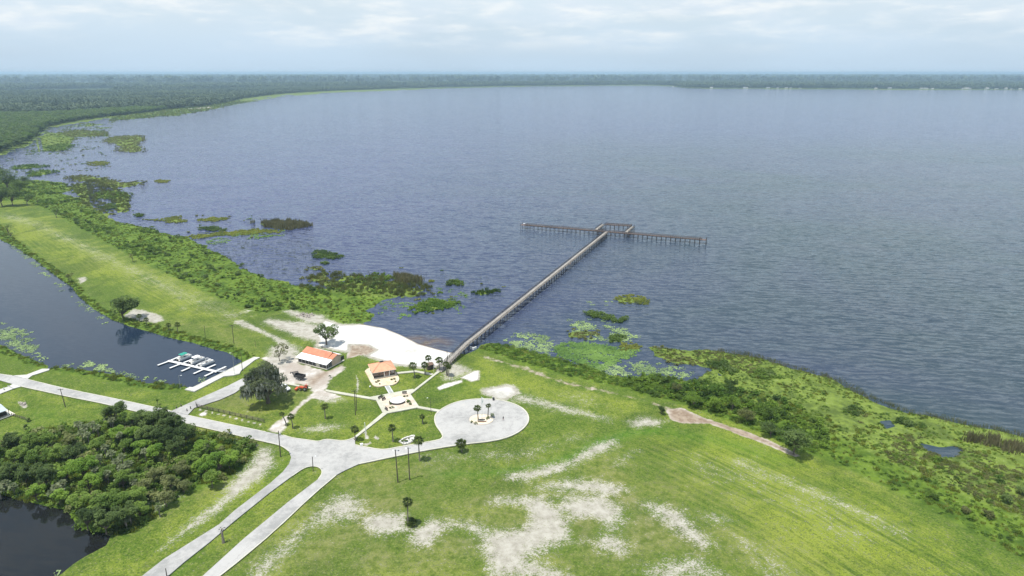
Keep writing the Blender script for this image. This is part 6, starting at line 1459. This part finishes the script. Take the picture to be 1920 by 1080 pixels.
# concrete blocks and posts on the west driveway, rubble heaps, rubble on the beach
b = at(8, 731); e = empty('cable_drum', b, 0, 'small grey figure like post on the west driveway', 'post'); mb = MB(); mb.lathe([(.16, 0), (.12, .9), (.17, 1.0)], 8); mb.build('body', STEEL, e); mb = MB(); mb.lathe([(.3, 0), (.3, .12)], 10); mb.build('base', DARKM, e); e.name = 'metal_post'
MB_ = plain('grey_bar', (.25, .25, .25)); o = MB().box((0, 0, .09), (5.2, .3, .1), -.55).build('drain_grate', MB_, None, at(20, 726.2)); tag(o, 'dark drain grate across the west driveway', 'drain grate')
RUB = plain('rubble', (.33, .29, .25), .9, .25, 1.5); rd = random.Random(9)
def rubble(cx, cy, wx, wy, n, label, s0=.3, s1=1.2):
    o = at(cx, cy); mb = MB()
    for i in range(n):
        a = rd.uniform(0, 6.28); r_ = math.sqrt(rd.random()); p = at(cx+wx*r_*math.cos(a), cy+wy*r_*math.sin(a))-o; s = rd.uniform(s0, s1)
        mb.box((p.x, p.y, s*.25), (s, s*rd.uniform(.5, 1), s*.6), rd.uniform(0, 3), taper=rd.uniform(.4, .9))
    q = mb.build('rubble_pile', RUB, None, o); tag(q, label, 'rubble')
rubble(572, 591, 16, 4, 46, 'grey rubble heaped on the sand above the beach oak')
rubble(43, 757, 6, 3, 22, 'pale rubble scrap on the lawn by the shelter', .2, .6)
# person on the circle
def person(px, py, h, rz, label, shirt, pants, stride=.28):
    b = at(px, py, LAND+.05); SKN = plain('skin', (.42, .26, .18)); e = empty('person', b, rz, label, 'person'); s = h/1.75
    J = {'pelvis': (0, 0, .95), 'waist': (0, 0, 1.12), 'chest': (0, .02, 1.33), 'neck': (0, .02, 1.49), 'head': (0, .04, 1.62), 'top': (0, .03, 1.72),
         'hl': (-.1, 0, .9), 'kl': (-.11, stride*.45, .5), 'al': (-.11, stride*.8, .09), 'tl': (-.12, stride*.8+.16, .03), 'hr': (.1, 0, .9), 'kr': (.11, -stride*.1, .5), 'ar': (.11, -stride*.8, .12), 'tr': (.12, -stride*.8+.15, .03),
         'sl': (-.2, .02, 1.42), 'el': (-.26, -.08, 1.15), 'wl': (-.25, .04, .92), 'fl': (-.25, .08, .82), 'sr': (.2, .02, 1.42), 'er': (.26, .04, 1.15), 'wr': (.25, .2, .98), 'fr': (.25, .26, .90)}
    ks = list(J); E = [('pelvis','waist'),('waist','chest'),('chest','neck'),('neck','head'),('head','top'),('pelvis','hl'),('hl','kl'),('kl','al'),('al','tl'),('pelvis','hr'),('hr','kr'),('kr','ar'),('ar','tr'),('chest','sl'),('sl','el'),('el','wl'),('wl','fl'),('chest','sr'),('sr','er'),('er','wr'),('wr','fr')]
    RR = {'pelvis': .15, 'waist': .13, 'chest': .15, 'neck': .055, 'head': .10, 'top': .07, 'hl': .10, 'kl': .065, 'al': .045, 'tl': .035, 'hr': .10, 'kr': .065, 'ar': .045, 'tr': .035, 'sl': .065, 'el': .045, 'wl': .032, 'fl': .03, 'sr': .065, 'er': .045, 'wr': .032, 'fr': .03}
    me = bpy.data.meshes.new('body'); me.from_pydata([tuple(c*s for c in J[k]) for k in ks], [(ks.index(a), ks.index(c)) for a, c in E], []); o = link('body', me, e)
    o.modifiers.new('skin', 'SKIN'); 
    for i, k in enumerate(ks): me.skin_vertices[0].data[i].radius = (RR[k]*s, RR[k]*s)
    me.skin_vertices[0].data[0].use_root = True; o.modifiers.new('sub', 'SUBSURF').render_levels = 1
    m, n, bb = new_mat('person_body'); z = n.sep(n.node('ShaderNodeTexCoord').outputs['Object'])[2]
    c = n.mix(n.math('GREATER_THAN', z, .97*s), pants, n.mix(n.math('GREATER_THAN', z, 1.47*s), shirt, (.42, .26, .18))); n.put(bb.inputs['Base Color'], c); me.materials.append(m)
    mb = MB(); mb.lathe([(.10*s, 1.60*s), (.115*s, 1.68*s), (.09*s, 1.76*s), (.02*s, 1.79*s)], 10, c=(0, .02, 0)); mb.build('hair', DARKM, e)
if 'x' == 'x': person(943.7, 788.5, 1.75, .4, 'person in dark clothes walking on the right side of the paved circle', (.05, .05, .06), (.16, .06, .05))
HW = plain('house_wall', (.50, .49, .47))
# far houses along the opposite shore
rd = random.Random(3); HS = []
for i, x in enumerate(sorted([1262,1334,1396,1400,1440,1458,1474,1482,1500,1728,1736,1748,1806,1812,1818,1850,1868,1884,1898,1912,1642,1668])):
    y = 163.2 if x < 1300 else 165.4+(x-1300)*.004; b = at(x, y, .6); s = rd.uniform(9, 18)*(1.6 if x in (1396, 1812) else 1); hh = s*rd.uniform(.35, .5)
    e = empty('lake_house', b, rd.uniform(-.4, .4), 'tiny pale house on the opposite shore, %s' % ordw(i, 22), 'house', 'houses on the far shore')
    MB().box((0, 0, hh/2), (s*1.6, s, hh)).build('wall', HW if i % 3 else CREAM, e)
    mb = MB(); mb.add([(-s*.85, -s*.55, hh), (s*.85, -s*.55, hh), (s*.85, s*.55, hh), (-s*.85, s*.55, hh), (-s*.85, 0, hh*1.5), (s*.85, 0, hh*1.5)], [(0, 1, 5, 4), (2, 3, 4, 5), (1, 2, 5), (3, 0, 4), (3, 2, 1, 0)]); mb.build('roof', HW if i % 2 else STEEL, e)
# retaining lip by the pier
mb = MB(); ribbon(mb, gp([(882,651.5),(888,653.5),(893,651.5)]), .5, -.6, LAND+.5); tag(mb.build('bulkhead', WHITE), 'short white bulkhead beside the pier at the water edge', 'bulkhead')
lap('small things')
# ---------------------------------------------------------------- air
def build_haze():
    m = bpy.data.materials.new('haze'); m.use_nodes = True; t = m.node_tree; t.nodes.clear()
    out = t.nodes.new('ShaderNodeOutputMaterial'); v = t.nodes.new('ShaderNodeVolumePrincipled')
    v.inputs['Color'].default_value = (.60, .83, 1.0, 1); v.inputs['Density'].default_value = 8.2e-5; v.inputs['Anisotropy'].default_value = .25
    t.links.new(v.outputs[0], out.inputs['Volume'])
    mb = MB(); mb.poly([(-150000, -3000), (150000, -3000), (150000, 110000), (-150000, 110000)], -3.0, 134.0)
    tag(mb.build('haze', m), kind='stuff')
build_haze()
lap('done')
